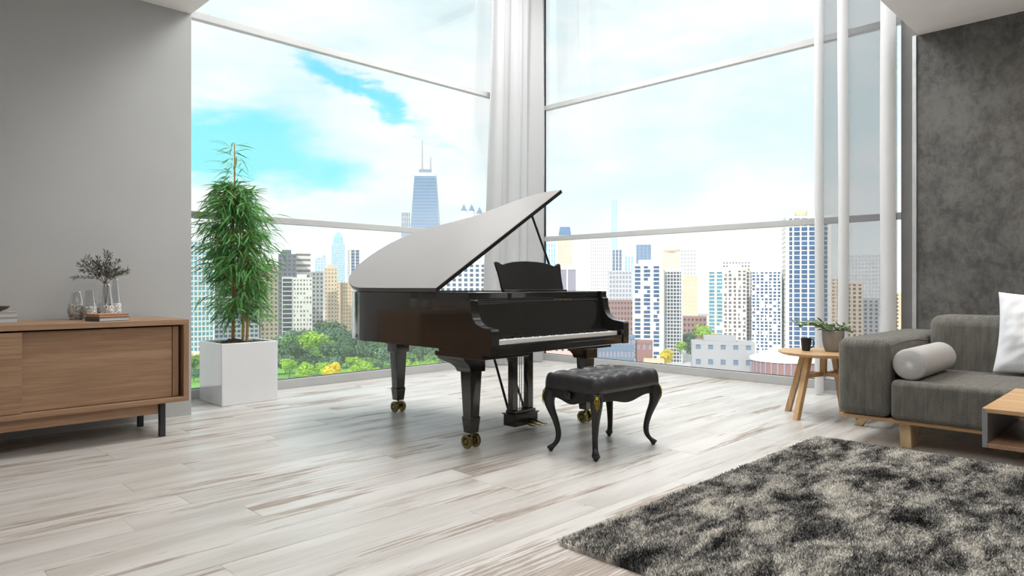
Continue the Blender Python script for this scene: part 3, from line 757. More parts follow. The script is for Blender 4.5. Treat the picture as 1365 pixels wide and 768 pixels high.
def book(x, y, z, w, l, h, ang, mc, mp, label, group=None):
    M = Matrix.Translation((x, y, z)) @ Matrix.Rotation(ang, 4, 'Z')
    t = thing('book', (x, y, z), label, 'book', group)
    c = .003
    MB().box(0, l, 0, w, 0, c, M).box(0, l, 0, w, h - c, h, M).box(0, c, 0, w, c, h - c, M).build('cover', mc, t)
    MB().box(c, l - .004, .004, w - .004, c, h - c, M).build('pages', mp, t)
    return t
book(1.245, 5.105, SZ1 + .001, .165, .205, .026, rad(16), M_BOOKG, M_PAGE, 'grey hardback lying under the tan book in front of the vases')
book(1.247, 5.106, SZ1 + .0285, .163, .203, .020, rad(16), M_BOOKT, M_BOOKT, 'slim tan book lying on the grey hardback in front of the vases')
book(.50, 5.36, SZ1 + .001, .24, .345, .034, 0, M_BOOKS, M_PAGE, 'thick pale book, the lower of two under the clay bowl')
book(.505, 5.36, SZ1 + .036, .235, .34, .034, 0, M_BOOKS, M_PAGE, 'thick pale book, the upper of two under the clay bowl')
MB().lathe((.70, 5.47, SZ1 + .071), cat([(0, 0), (.045, 0), (.08, .006), (.105, .018), (.118, .031), (.116, .034), (.10, .022), (.06, .012), (0, .010)], 3), 40).build('bowl', M_BOWL, None, (.70, 5.47, SZ1 + .071), smooth=True)
tag(bpy.data.objects['bowl'], 'shallow dark clay bowl resting on the pale books', 'bowl')

# ------------------------------------------------------------------ bamboo in planter
PXa, PXb, PYa, PYb, PH = 2.385, 2.895, 5.945, 6.455, .545
pl = thing('planter', (2.64, 6.2, 0), 'square glossy white planter box in front of the left window', 'planter')
b = MB()
b.loft([[(PXa, PYa, z), (PXb, PYa, z), (PXb, PYb, z), (PXa, PYb, z)] for z in (0, PH)] + [[(PXa + i, PYa + i, z), (PXb - i, PYa + i, z), (PXb - i, PYb - i, z), (PXa + i, PYb - i, z)] for i, z in ((.018, PH), (.018, .42))])
b.build('box', M_WHITEPOT, pl, bevel=.005, fix=True)
rs = random.Random(2)
P = []
for i in range(25):
    for j in range(25):
        u, v = i / 24, j / 24
        P.append((PXa + .019 + u * (PXb - PXa - .038), PYa + .019 + v * (PYb - PYa - .038), PH - .028 + .05 * math.exp(-((u - .35) ** 2 + (v - .4) ** 2) / .05) + rs.uniform(-.006, .012)))
MB().quadgrid(P, 25, 25).build('soil', M_SOIL, pl, smooth=True)
bam = thing('bamboo_plant', (2.62, 6.18, PH - .03), 'tall bushy green bamboo growing in the white planter', 'plant')
canes = [((2.585, 6.20), (2.60, 6.20), 2.36, .0155, M_CANE), ((2.665, 6.175), (2.675, 6.19), 1.85, .013, M_CANE2), ((2.70, 6.17), (2.72, 6.16), 1.62, .0125, M_CANE2)]
for (a, bb, zt, r, m) in canes:
    pts = []; rr_ = []
    n = int((zt - PH) / .13)
    for k in range(n * 3 + 1):
        t = k / (n * 3); pts.append((a[0] + (bb[0] - a[0]) * t + .006 * math.sin(t * 9), a[1] + (bb[1] - a[1]) * t, PH - .04 + (zt - PH + .04) * t))
        rr_.append(r * (1 - .7 * t ** 1.5) * (1.14 if k % 3 == 0 else 1.0))
    MB().tube(pts, rr_, 10).build('cane', m, bam, smooth=True)
leafs = []
for k in range(4):
    b = MB(); L = .105 + .018 * k; W = .0125; droop = .018 + .012 * k
    prof_ = [(0, 0), (.18, .7), (.4, 1.0), (.65, .75), (.85, .38), (1, .0)]
    for t, w in prof_:
        for s_ in (-1, 0, 1): b.v.append((L * t, s_ * W * w * .5 + 1e-5 * s_, -droop * t * t - (.0015 if s_ == 0 else 0)))
    for i in range(5):
        for j in range(2): b.f.append((i * 3 + j, (i + 1) * 3 + j, (i + 1) * 3 + j + 1, i * 3 + j + 1))
    me = b.mesh('leaf'); me.materials.append(M_BLEAF); leafs.append(me)
rs = random.Random(21); LM = []; tw = MB()
def radius(z):
    K = [(.60, .0), (.66, .22), (.75, .31), (.9, .34), (1.05, .35), (1.2, .38), (1.4, .42), (1.55, .42), (1.7, .40), (1.85, .28), (1.95, .20), (2.02, .12), (2.1, .09), (2.2, .12), (2.3, .10), (2.36, .04)]
    for (a, ra), (c_, rb) in zip(K, K[1:]):
        if a <= z <= c_: return ra + (rb - ra) * (z - a) / (c_ - a)
    return 0
sprays = []
for k in range(500):
    z = .74 + 1.24 * rs.random() ** .72 if k > 16 else 2.0 + .34 * k / 16
    R_ = radius(min(z, 2.3)); a = rs.random() * 2 * math.pi
    ci = 0 if z > 1.8 else rs.randrange(3); c0 = canes[ci]
    if z > c0[2] - .1: c0 = canes[0]
    rfrac = .2 + .8 * rs.random() ** .6
    p0 = Vector((c0[0][0], c0[0][1], z - R_ * .25 * rfrac)); d = Vector((math.cos(a), math.sin(a), 0)); ln = R_ * rfrac * .8
    p1 = p0 + d * ln + Vector((0, 0, ln * .30 + .01)); pm = p0.lerp(p1, .55) + Vector((0, 0, .05 * ln + .01))
    pts = cat([tuple(p0), tuple(pm), tuple(p1)], 3); tw.tube(pts, .0016, 4)
    nl = rs.randint(6, 9) if z < 2.0 else 3
    for i in range(nl):
        t = .25 + .75 * i / (nl - 1); p = Vector(pts[min(int(t * (len(pts) - 1)), len(pts) - 1)])
        ya = a + rs.uniform(-1.0, 1.0); pit = rs.uniform(-.05, .85) if z < 1.9 else rs.uniform(-.6, .5)
        q = Matrix.Translation(p - Vector(ORIG[bam.name])) @ Matrix.Rotation(ya, 4, 'Z') @ Matrix.Rotation(pit, 4, 'Y') @ Matrix.Rotation(rs.uniform(-.9, .9), 4, 'X') @ Matrix.Scale(rs.uniform(.8, 1.3), 4)
        LM.append((q, rs.randrange(4)))
tag(tw.build('twig', M_CANE2, bam), kind='stuff')
LM.sort(key=lambda e: e[0].translation.x + e[0].translation.y)      # nearest first
rest = MB()
for i, (q, k) in enumerate(LM):
    if i < 300:
        o = bpy.data.objects.new('leaf', leafs[k]); COL.objects.link(o); o.parent = bam; o.matrix_local = q
    else:
        kb = len(rest.v); org = Vector(ORIG[bam.name])
        rest.v += [tuple(q @ v.co + org) for v in leafs[k].vertices]; rest.f += [tuple(kb + x for x in p.vertices) for p in leafs[k].polygons]
tag(rest.build('leaf', M_BLEAF, bam), kind='stuff')

# ------------------------------------------------------------------ sofa
sofa = thing('sofa', (5.5, .4, 0), 'charcoal herringbone sofa on a slim pale wood base', 'sofa')
def soft(name, x0, x1, y0, y1, z0, z1, bev, m=M_HERR, parent=sofa, seg=5): return MB().box(x0, x1, y0, y1, z0, z1).build(name, m, parent, bevel=bev, seg=seg)
soft('arm', 4.80, 6.25, 1.375, 1.695, .190, .700, .055)
soft('arm', 4.80, 6.25, -1.30, -.98, .190, .700, .055)
soft('seat', 4.80, 5.80, -.975, 1.368, .190, .445, .035)
soft('backrest', 5.70, 6.08, -.975, 1.368, .20, .835, .075)
soft('back_frame', 6.05, 6.27, -1.0, 1.40, .19, .69, .04)
MB().box(4.83, 6.25, -1.29, 1.685, .166, .190).build('base_rail', M_OAK, sofa, bevel=.003)
def taper_leg(x0, x1, y0, y1, dx, dy, sh):
    b = MB(); b.loft([[(x0 + dx + sh, y0 + dy, 0), (x1 + dx - sh, y0 + dy, 0), (x1 + dx - sh, y1 + dy, 0), (x0 + dx + sh, y1 + dy, 0)], [(x0, y0, .167), (x1, y0, .167), (x1, y1, .167), (x0, y1, .167)]])
    b.build('leg', M_MAPLE, sofa, bevel=.004, fix=True)
taper_leg(4.87, 5.10, 1.27, 1.335, -.01, 0, .045); taper_leg(4.87, 5.10, -.95, -.885, -.01, 0, .045)
taper_leg(5.38, 5.44, 1.60, 1.66, .05, .14, .008); taper_leg(6.0, 6.15, -1.0, -.93, 0, 0, .02); taper_leg(6.0, 6.15, 1.5, 1.57, 0, 0, .02)
# seam lines on the arm top and seat front
MB().tube(cat([(4.86, 1.377, .66), (5.1, 1.374, .675), (5.4, 1.374, .672), (5.7, 1.374, .65)], 6), .0035, 6).build('seam', M_HERR, sofa, smooth=True)
# bolster and pillow
bo = thing('bolster', (4.85, 1.265, .447), 'light grey cylindrical bolster lying against the sofa arm', 'cushion')
MB().lathe((4.85, 1.268, .547), [(0, -.0118), (.03, -.0118)] + cat([(.05, -.011), (.085, -.004), (.0985, .012), (.1005, .10), (.1005, .60), (.0985, .735), (.085, .752), (.05, .758), (0, .76)], 3), 48, 0).build('cover', M_BOLST, bo, smooth=True)
for xx in (4.862, 5.585):
    b = MB(); P = []
    for k in range(48):
        t = 2 * math.pi * k / 48
        for j in range(6):
            u = 2 * math.pi * j / 6; P.append((xx + .003 * math.sin(u), 1.268 + (.0985 + .003 * math.cos(u)) * math.cos(t), .547 + (.0985 + .003 * math.cos(u)) * math.sin(t)))
    b.quadgrid(P, 48, 6, True, True).build('piping', M_BOLST, bo, smooth=True)
pi = []
W_, H_ = .60, .56
Mp = Matrix.Translation((5.60, .66, .445)) @ Matrix.Rotation(rad(10), 4, 'Y') @ Matrix.Rotation(rad(2), 4, 'X')
N = 44; rs = random.Random(5)
b = MB()
from mathutils import noise as mnoise
for side in (-1, 1):
    P = []
    for i in range(N + 1):
        for j in range(N + 1):
            u, v = -1 + 2 * i / N, -1 + 2 * j / N
            pin = 1 - .07 * (1 - abs(u) ** 2) * abs(v) ** 3; pin2 = 1 - .07 * (1 - abs(v) ** 2) * abs(u) ** 3
            th = .095 * ((1 - abs(u) ** 2.6) * (1 - abs(v) ** 2.6)) ** .55
            w = mnoise.noise(Vector((u * 2.2 + side * 5, v * 2.2, .3))) * .018 + mnoise.noise(Vector((u * 5 + v * 4, v * 3 - u, 2.7 + side))) * .010
            th = th + w * min(1, th / .05)
            P.append(Mp @ Vector((side * max(th, 0) , u * W_ / 2 * pin2, H_ / 2 + v * H_ / 2 * pin)))
    b.quadgrid(P, N + 1, N + 1)
pw = b.build('pillow', M_WHITEC, None, (5.60, .66, .445), smooth=True, fix=True)
bm = bmesh.new(); bm.from_mesh(pw.data); bmesh.ops.remove_doubles(bm, verts=bm.verts, dist=.0005); bmesh.ops.recalc_face_normals(bm, faces=bm.faces); bm.to_mesh(pw.data); bm.free()
tag(pw, 'plump white cotton pillow leaning on the sofa backrest', 'pillow')

# ------------------------------------------------------------------ coffee table
ct = thing('coffee_table', (4.17, .1, .03), 'low open box coffee table with oak top and grey side', 'table')
TX0, TX1, TY0, TY1 = 3.75, 4.60, -.62, .682
b = MB(); TZ = .486
b.loft([[(TX0, TY0, TZ), (TX1, TY0, TZ), (TX1, TY1, TZ), (TX0, TY1, TZ)], [(TX0 + .002, TY0 + .02, TZ - .020), (TX1 - .002, TY0 + .02, TZ - .020), (TX1 - .002, TY1 - .02, TZ - .020), (TX0 + .002, TY1 - .02, TZ - .020)]]).build('top', M_OAK, ct, bevel=.0015, fix=True)
MB().box(TX0 + .002, TX1 - .002, TY1 - .021, TY1, .305, TZ - .003).build('side_panel', M_GREYP, ct, bevel=.0015)
MB().box(TX0 + .002, TX1 - .002, TY0, TY0 + .021, .305, TZ - .003).build('side_panel', M_GREYP, ct, bevel=.0015)
MB().box(TX0 + .002, TX1 - .002, TY0 + .021, TY1 - .021, .305, .325).build('bottom', M_OAKS, ct, bevel=.0015)
for x in (TX0 + .2, TX1 - .26):
    for y in (TY0 + .1, .22): MB().box(x, x + .05, y, y + .05, .03, .305).build('leg', M_OAKZ, ct, bevel=.003)

# ------------------------------------------------------------------ side table, mug, pot plant
tb = thing('side_table', (5.66, 2.12, 0), 'round oak side table with splayed legs next to the sofa arm', 'table')
tcx, tcy = 5.66, 2.10
MB().lathe((tcx, tcy, 0), [(0, .484), (.24, .484), (.315, .494), (.342, .508), (.345, .516), (.343, .520), (0, .520)], 72).build('top', M_OAK, tb, auto=25)
def slant(p0, p1, h, name, m):
    p0, p1 = Vector(p0), Vector(p1)
    d = (p1 - p0); dxy = Vector((d.x, d.y, 0)); dxy = dxy.normalized() if dxy.length > 1e-6 else Vector((1, 0, 0)); s_ = Vector((-dxy.y, dxy.x, 0))
    if abs(d.z) > .1:
        q = lambda p: [p + dxy * a * h + s_ * b2 * h for a, b2 in ((-1, -1), (1, -1), (1, 1), (-1, 1))]
    else:
        q = lambda p: [p + Vector((0, 0, a)) * h + s_ * b2 * h for a, b2 in ((-1, -1), (1, -1), (1, 1), (-1, 1))]
    MB().loft([q(p0), q(p1)]).build(name, m, tb, bevel=.003, fix=True)
for bx, by in ((5.335, 2.185), (5.665, 2.39), (5.985, 2.06), (5.67, 1.83)):
    dx, dy = bx - tcx, by - tcy
    slant((bx, by, 0), (tcx + dx * .55, tcy + dy * .55, .486), .022, 'leg', M_OAKZ)
    t_ = .34 / .486; ex, ey = bx + (tcx + dx * .55 - bx) * t_, by + (tcy + dy * .55 - by) * t_
    slant((tcx, tcy, .335), (ex, ey, .335), .015, 'stretcher', M_OAKX)
MB().box(tcx - .022, tcx + .022, tcy - .022, tcy + .022, .318, .486).build('centre_post', M_OAKZ, tb, bevel=.002)
mug = thing('mug', (5.60, 2.21, .521), 'matt black mug on the round side table', 'mug')
mx, my, mz = 5.60, 2.215, .521
MB().lathe((mx, my, mz), [(0, 0), (.027, 0), (.031, .004), (.038, .06), (.041, .102), (.040, .104), (.038, .102), (.034, .05), (.028, .008), (0, .008)], 36).build('body', M_MUG, mug, smooth=True)
hd = Vector((1, -1, 0)).normalized()
MB().tube([Vector((mx, my, mz)) + hd * a + Vector((0, 0, z)) for a, z in cat([(.037, .085), (.055, .088), (.064, .07), (.062, .045), (.050, .030), (.034, .028)], 4)], .0055, 8).build('handle', M_MUG, mug, smooth=True)
pot = thing('plant_pot', (5.68, 2.06, .521), 'rounded grey concrete pot on the round side table', 'pot')
qx, qy = 5.70, 2.04
MB().lathe((qx, qy, .521), cat([(0, 0), (.050, 0), (.062, .012), (.075, .06), (.082, .12), (.083, .165), (.078, .166), (.072, .145), (.0, .14)], 3), 44).build('body', M_POTC, pot, smooth=True)
MB().lathe((qx, qy, .521), [(0, .140), (.074, .141), (.0, .150)], 24).build('soil', M_SOIL, pot, smooth=True)
fp_ = thing('leafy_plant', (qx, qy, .665), 'trailing green leafy plant growing in the grey pot', 'plant')
rs = random.Random(14)
lb = MB()
for t, w in [(0, .05), (.2, .75), (.45, 1.0), (.7, .8), (.9, .35), (1, .02)]:
    for s_ in (-1, 0, 1): lb.v.append((.058 * t, s_ * .015 * w, -.010 * t * t - (.002 if s_ == 0 else 0)))
for i in range(5):
    for j in range(2): lb.f.append((i * 3 + j, (i + 1) * 3 + j, (i + 1) * 3 + j + 1, i * 3 + j + 1))
lm = lb.mesh('leaf', smooth=True); lm.materials.append(M_PLEAF)
RGT = Vector((1, -1, 0)).normalized(); FWD = Vector((1, 1, 0)).normalized()
br = [(-.33, .10, .02), (-.30, .07, -.05), (-.20, .09, .08), (-.12, .10, -.03), (.02, .07, .05), (.10, .05, -.04), (.16, .02, .03), (.06, .03, -.08), (-.06, .05, .10), (-.08, .06, -.09), (.12, .06, .07)]
b = MB()
for r_, up_, f_ in br:
    p0 = Vector((qx, qy, .660)); p1 = p0 + RGT * r_ + FWD * f_ + Vector((0, 0, up_)); pm = p0.lerp(p1, .45) + Vector((0, 0, .04))
    pts = cat([tuple(p0), tuple(pm), tuple(p1)], 6); b.tube(pts, [.0022] * len(pts), 5)
    nl = max(8, int(abs(r_) * 46))
    for i in range(nl):
        t = .3 + .7 * i / (nl - 1); p = Vector(pts[int(t * (len(pts) - 1))]); dd = p1 - p0
        ya = math.atan2(dd.y, dd.x) + rs.uniform(-1.3, 1.3)
        o = bpy.data.objects.new('leaf', lm); COL.objects.link(o); o.parent = fp_
        o.matrix_local = Matrix.Translation(p - Vector(ORIG[fp_.name])) @ Matrix.Rotation(ya, 4, 'Z') @ Matrix.Rotation(rs.uniform(-.8, .4), 4, 'Y') @ Matrix.Rotation(rs.uniform(-.8, .8), 4, 'X') @ Matrix.Scale(rs.uniform(.7, 1.25), 4)
b.build('stem', M_TWIG, fp_, smooth=True)

# ------------------------------------------------------------------ shag rug
RX0, RX1, RY0, RY1 = 2.075, 4.745, -1.9, 1.805
rug = thing('rug', ((RX0 + RX1) / 2, (RY0 + RY1) / 2, 0), 'black, grey and cream shag rug in front of the sofa', 'rug')
MB().box(RX0, RX1, RY0, RY1, .0005, .014).build('backing', M_RUG, rug)
R = np.random.default_rng(3)
def tufts(n, x0, x1, y0, y1, hw):
    x = R.uniform(x0, x1, n); y = R.uniform(y0, y1, n); a = R.uniform(0, 2 * np.pi, n); lean = R.uniform(.2, 1.0, n) * .016; la = R.uniform(0, 2 * np.pi, n); h = R.uniform(.014, .024, n)
    base = np.stack([x, y, np.full(n, .010)], 1); s_ = np.stack([np.cos(a), np.sin(a), np.zeros(n)], 1) * hw
    tip = base + np.stack([np.cos(la) * lean, np.sin(la) * lean, h], 1); mid = base + (tip - base) * .55 + np.array([0, 0, .004])
    return np.stack([base - s_, base + s_, mid + s_ * .9, mid - s_ * .9, tip], 1).reshape(-1, 3)
V = np.concatenate([tufts(230000, RX0, RX1, .25, RY1, .0024), tufts(60000, RX0, RX1, RY0, .25, .0040)])
n = len(V) // 5
org = np.array(ORIG[rug.name]); me = bpy.data.meshes.new('pile')
me.vertices.add(n * 5); me.vertices.foreach_set('co', (V - org).astype(np.float32).ravel())
idx = np.arange(n)[:, None] * 5
loops = np.concatenate([idx + np.array([[0, 1, 2, 3]]), idx + np.array([[3, 2, 4]])], 1).ravel()
me.loops.add(n * 7); me.loops.foreach_set('vertex_index', loops.astype(np.int32))
me.polygons.add(n * 2); ls = np.stack([np.arange(n) * 7, np.arange(n) * 7 + 4], 1).ravel()
me.polygons.foreach_set('loop_start', ls.astype(np.int32)); me.update(calc_edges=True); me.validate()
me.materials.append(M_RUG)
o = bpy.data.objects.new('pile', me); COL.objects.link(o); o.parent = rug; tag(o, kind='stuff')

# ------------------------------------------------------------------ city outside
GZ = -45.0
def cm(name, c, rough=.7, **k): return mat('city_' + name, lin(*c), rough, var=.04, scale=.05, **k)
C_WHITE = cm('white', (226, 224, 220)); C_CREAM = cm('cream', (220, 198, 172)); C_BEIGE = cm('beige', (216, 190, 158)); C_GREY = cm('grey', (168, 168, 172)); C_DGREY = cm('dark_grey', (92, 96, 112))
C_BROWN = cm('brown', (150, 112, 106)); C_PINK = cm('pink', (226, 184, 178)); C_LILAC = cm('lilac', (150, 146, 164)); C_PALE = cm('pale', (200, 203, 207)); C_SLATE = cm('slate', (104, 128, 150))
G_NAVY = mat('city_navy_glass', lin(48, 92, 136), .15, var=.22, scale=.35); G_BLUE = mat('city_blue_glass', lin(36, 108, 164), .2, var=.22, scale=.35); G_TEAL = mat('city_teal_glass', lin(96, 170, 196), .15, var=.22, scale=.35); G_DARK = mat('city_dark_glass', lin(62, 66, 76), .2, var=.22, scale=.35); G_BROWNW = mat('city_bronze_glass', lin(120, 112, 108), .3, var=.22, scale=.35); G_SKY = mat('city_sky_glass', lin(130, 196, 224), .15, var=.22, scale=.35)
def tower(name, label, x, y, w, d, zt, yaw, wall, glass, cols, rows, pf=.3, sf=.35, edge=.0, crown=0, blank=0, group=None, seed=1, cat_='building', zb=GZ, rel=.35, taper=0):
    """glass core wrapped in proud piers and floor bands; (x, y) is the middle of the front face"""
    t = thing(name, (x, y, zb), label, cat_, group)
    M = Matrix.Translation((x, y, 0)) @ Matrix.Rotation(rad(yaw), 4, 'Z')
    rs = random.Random(seed)
    MB().box(-w / 2 + rel, w / 2 - rel, rel, d - rel, zb, zt - .3, M).build('glazing', glass, t)
    H_ = zt - zb; fh = H_ / rows; cw = w / cols; cd = max(1, round(d / cw))
    pb = MB(); pw_ = cw * pf
    e0 = max(edge, pw_ / 2)
    for i in range(cols + 1):
        xc = -w / 2 + cw * i; a0, a1 = xc - pw_ / 2, xc + pw_ / 2
        if i == 0: a0, a1 = -w / 2, -w / 2 + e0
        if i == cols: a0, a1 = w / 2 - e0, w / 2
        pb.box(a0, a1, 0, rel * 1.6, zb, zt, M); pb.box(a0, a1, d - rel * 1.6, d, zb, zt, M)
    dw = d / cd
    for i in range(1, cd):
        yc = dw * i
        for sx in (-1, 1): pb.box(sx * w / 2 - (rel * 1.6 if sx > 0 else 0), sx * w / 2 + (0 if sx > 0 else rel * 1.6), yc - pw_ / 2, yc + pw_ / 2, zb, zt, M)
    tag(pb.build('pier', wall, t), kind='stuff')
    if sf > 0:
        sb_ = MB(); sh = fh * sf
        for k in range(rows):
            z = zb + k * fh; q = rel * .12
            sb_.box(-w / 2 + q, w / 2 - q, q, d - q, z, z + sh, M)
        tag(sb_.build('floor_band', wall, t), kind='stuff')
    if blank:
        bb = MB()
        for i in range(cols):
            for k in range(rows):
                if rs.random() < blank:
                    xa = -w / 2 + cw * i + pw_ / 2; ff = rs.choice((.35, .5, 1.0)); s0 = rs.choice((0, 1 - ff)) * (cw - pw_)
                    bb.box(xa + s0, xa + s0 + (cw - pw_) * ff, rel * .2, rel * 1.2, zb + k * fh + fh * sf, zb + (k + 1) * fh, M)
        tag(bb.build('balcony_wall', wall, t), kind='stuff')
    MB().box(-w / 2 - .1, w / 2 + .1, -.1, d + .1, zt - .4, zt + 1.0, M).build('parapet', wall, t)
    if crown:
        MB().box(-w * .3, w * .22, d * .25, d * .75, zt + 1, zt + 1 + crown, M).build('plant_room', wall, t)
    return t, M
T = tower
SKY = 'far pale towers on the horizon'
T('apartment_tower', 'blue glass tower with white uprights seen left of the bamboo', 180.5, 484.2, 15, 16, 31.7, -12.4, C_WHITE, G_TEAL, 6, 22, .30, .3)
T('apartment_tower', 'blue gridded tower half hidden behind the bamboo', 210.2, 496.9, 30, 18, 29.2, -22.9, C_PALE, G_NAVY, 10, 22, .28, .42)
T('apartment_tower', 'slim cream tower with a grey flank right of the bamboo', 236.3, 499.1, 13, 16, 16.0, -17, C_CREAM, G_BROWNW, 4, 18, .5, .5)
T('office_tower', 'dark banded glass tower front left, above the park trees', 215.3, 428.2, 6.9, 12, 6.1, -26.7, C_PALE, G_DARK, 1, 17, .12, .22, edge=.5)
T('apartment_tower', 'white tower with scattered small windows above the park trees', 222.5, 420.9, 12.2, 14, 5.6, -27.9, C_WHITE, G_BROWNW, 6, 17, .5, .5, blank=.35, crown=2)
T('office_tower', 'dark slate tower behind the white tower with small windows', 293.3, 583.5, 15.6, 18, 29.1, -26.7, C_DGREY, G_DARK, 4, 18, .5, .5, crown=4)
T('office_tower', 'white tower with broad dark bands behind the small-window tower', 313.5, 591.6, 14.2, 16, 31.5, -27.9, C_WHITE, G_BROWNW, 1, 15, .1, .55, edge=.8)
T('apartment_tower', 'grey-brown tower with small windows above the park', 282.7, 509.3, 9.2, 14, 11.6, -20, C_GREY, G_DARK, 3, 16, .5, .5)
T('apartment_tower', 'cream tower with a stepped top above the park', 305, 527, 10.8, 14, 15.8, -30, C_CREAM, G_BROWNW, 4, 18, .62, .6, crown=3)
T('apartment_tower', 'narrow beige tower between two cream towers above the park', 352, 592, 6, 10, 3.6, -30.8, C_BEIGE, G_BROWNW, 2, 14, .6, .55)
T('apartment_tower', 'beige tower just left of the piano tail', 322.1, 526.5, 10, 14, 3.0, -22, C_BEIGE, G_BROWNW, 4, 15, .62, .55)
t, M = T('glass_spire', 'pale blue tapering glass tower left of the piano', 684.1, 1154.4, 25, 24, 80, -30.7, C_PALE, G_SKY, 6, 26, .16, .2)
MB().loft([[tuple(M @ Vector(p)) for p in ((-10 * k, 12 - 10 * k, z), (10 * k, 12 - 10 * k, z), (10 * k, 12 + 10 * k, z), (-10 * k, 12 + 10 * k, z))] for k, z in ((1, 80), (.85, 94), (.8, 94), (.55, 100), (.02, 106))]).build('spire', G_SKY, t, fix=True)
t, M = T('office_tower', 'small pale tower with rounded top far beyond the park', 609.4, 1087.6, 19, 18, 50, -29.3, C_PALE, G_SKY, 4, 18, .3, .3)
MB().lathe(tuple(M @ Vector((0, 9, 50))), [(9, 0), (8.5, 4), (6, 7), (0, 8)], 16).build('rounded_cap', C_PALE, t, smooth=True)
T('office_tower', 'slim blue slab tower just left of the piano lid', 380.7, 609.3, 11.3, 14, 38.2, -22, C_WHITE, G_NAVY, 2, 26, .18, .12, edge=1.6)
T('office_tower', 'navy striped tower beside the tapering black-crowned skyscraper', 745.7, 1022.1, 16, 16, 136.4, -36, C_WHITE, G_NAVY, 5, 20, .25, .06)
# tapering skyscraper with two antennas
tp = thing('skyscraper', (923.5, 1197.8, GZ), 'tall tapering blue skyscraper with antennas above the piano lid', 'building')
M = Matrix.Translation((923.5, 1197.8, 0)) @ Matrix.Rotation(rad(-44), 4, 'Z')
def tp_sec(z, g=0):
    k = 44 - (z - GZ) / 298 * 21 + g; kd = k * .62
    return [tuple(M @ Vector(p)) for p in ((-k, 30 - kd, z), (k, 30 - kd, z), (k, 30 + kd, z), (-k, 30 + kd, z))]
MB().loft([tp_sec(GZ), tp_sec(253)]).build('glazing', G_BLUE, tp, fix=True)
fb = MB()
for k in range(38):
    z = GZ + 20 + k * 7.2; fb.loft([tp_sec(z, .25), tp_sec(z + 2.2, .25)])
tag(fb.build('floor_band', C_SLATE, tp, fix=True), kind='stuff')
MB().loft([tp_sec(246, .6), tp_sec(254, .6)]).build('crown_band', C_PALE, tp, fix=True)
MB().box(-14, 12, 20, 40, 253, 262, M).build('plant_room', C_SLATE, tp)
for xx, h in ((-8, 330), (11, 292)):
    MB().tube([M @ Vector((xx, 30, 262)), M @ Vector((xx, 30, (262 + h) / 2)), M @ Vector((xx, 30, h))], [2.4, 1.8, 1.0], 8).build('antenna', C_GREY, tp)
# turreted tower
for (x, y, w, zt, yaw, xs, lab) in ((859.3, 979.2, 21.5, 132, -41.3, (-7.5, 7.5), 'pale tower with twin blue pointed turrets above the piano lid'), (872.5, 960.0, 9.5, 126, -42.1, (0,), 'narrow pale tower with one blue pointed turret above the piano lid')):
    t, M = T('turreted_tower', lab, x, y, w, 16, zt, yaw, C_WHITE, C_GREY, max(2, len(xs) * 3), 22, .5, .4)
    for xx in xs:
        c0 = M @ Vector((xx, 8, zt))
        q = MB().lathe(tuple(c0), [(6, 0), (6, 13), (0, 13)], 10).build('turret', C_WHITE, t)
        MB().lathe(tuple(c0), [(6.6, 13), (3.5, 19), (0, 27)], 10).build('turret_roof', G_BLUE, q)
T('hotel', 'wide white hotel with blue window columns behind the piano', 331.7, 403.7, 62, 18, 17.7, -39.4, C_WHITE, G_NAVY, 14, 17, .42, .36, crown=4)
T('office_tower', 'pale striped tower just right of the window corner', 672.6, 600.2, 13.9, 16, 57.7, -48.3, C_WHITE, G_SKY, 4, 14, .4, .08)
t, M = T('office_tower', 'cream tower with a blue glass cap behind the music desk', 762.2, 652, 22, 20, 70, -49.5, C_CREAM, C_PALE, 5, 20, .6, .5)
MB().box(-10, 10, 2, 18, 70, 76, M).build('neck', C_WHITE, t); MB().loft([[tuple(M @ Vector(p)) for p in ((-k, 10 - k, z), (k, 10 - k, z), (k, 10 + k, z), (-k, 10 + k, z))] for k, z in ((9.2, 76), (7.4, 88))]).build('glass_cap', G_BLUE, t, fix=True)
T('office_block', 'block with two dark glass panels beside the music desk', 372, 316, 14.3, 14, 13, -49.6, C_WHITE, C_LILAC, 2, 3, .14, .06, edge=1.0, crown=2)
T('grid_tower', 'tall white gridded tower right of the music desk', 639.4, 491.9, 23.7, 20, 58.5, -52.4, C_WHITE, C_GREY, 10, 26, .45, .45)
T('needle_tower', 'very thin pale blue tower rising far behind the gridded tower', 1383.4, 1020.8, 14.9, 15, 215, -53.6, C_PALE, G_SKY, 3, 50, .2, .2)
T('office_tower', 'stepped blue glass tower behind the lilac block', 735, 538, 13, 18, 48.8, -54.2, C_PALE, G_NAVY, 3, 20, .3, .1)
T('office_tower', 'lower white step beside the stepped blue glass tower', 748, 528, 12, 14, 40, -54.2, C_WHITE, G_SKY, 3, 16, .4, .1)
T('office_block', 'lilac-grey block with small square windows right of the keyboard', 533, 386.2, 21.3, 20, 14.7, -50, C_PALE, C_LILAC, 7, 14, .35, .35)
T('office_block', 'brown brick block right of the piano keys', 442, 321.7, 22.4, 20, -11.5, -53.9, C_BROWN, G_DARK, 9, 8, .5, .5)
T('apartment_tower', 'white apartment tower with three blue window columns', 339.1, 226.6, 16.9, 16, 13, -56.2, C_WHITE, G_NAVY, 3, 24, .34, .25, edge=1.4, blank=.35, crown=2.4, seed=3)
T('apartment_tower', 'dark gridded apartment tower standing against the white one', 354.2, 218.2, 10.9, 14, 9.6, -58.2, C_PALE, G_DARK, 6, 26, .26, .3, edge=1.0)
T('office_tower', 'blue glass tower top peering over the white apartments', 1013, 684, 26, 22, 74, -56, C_PALE, G_BLUE, 4, 20, .06, .03)
t, M = T('office_tower', 'pale rounded tower behind the dark gridded apartments', 960.5, 595.2, 30.8, 22, 56, -58.2, C_CREAM, C_PALE, 8, 20, .5, .5)
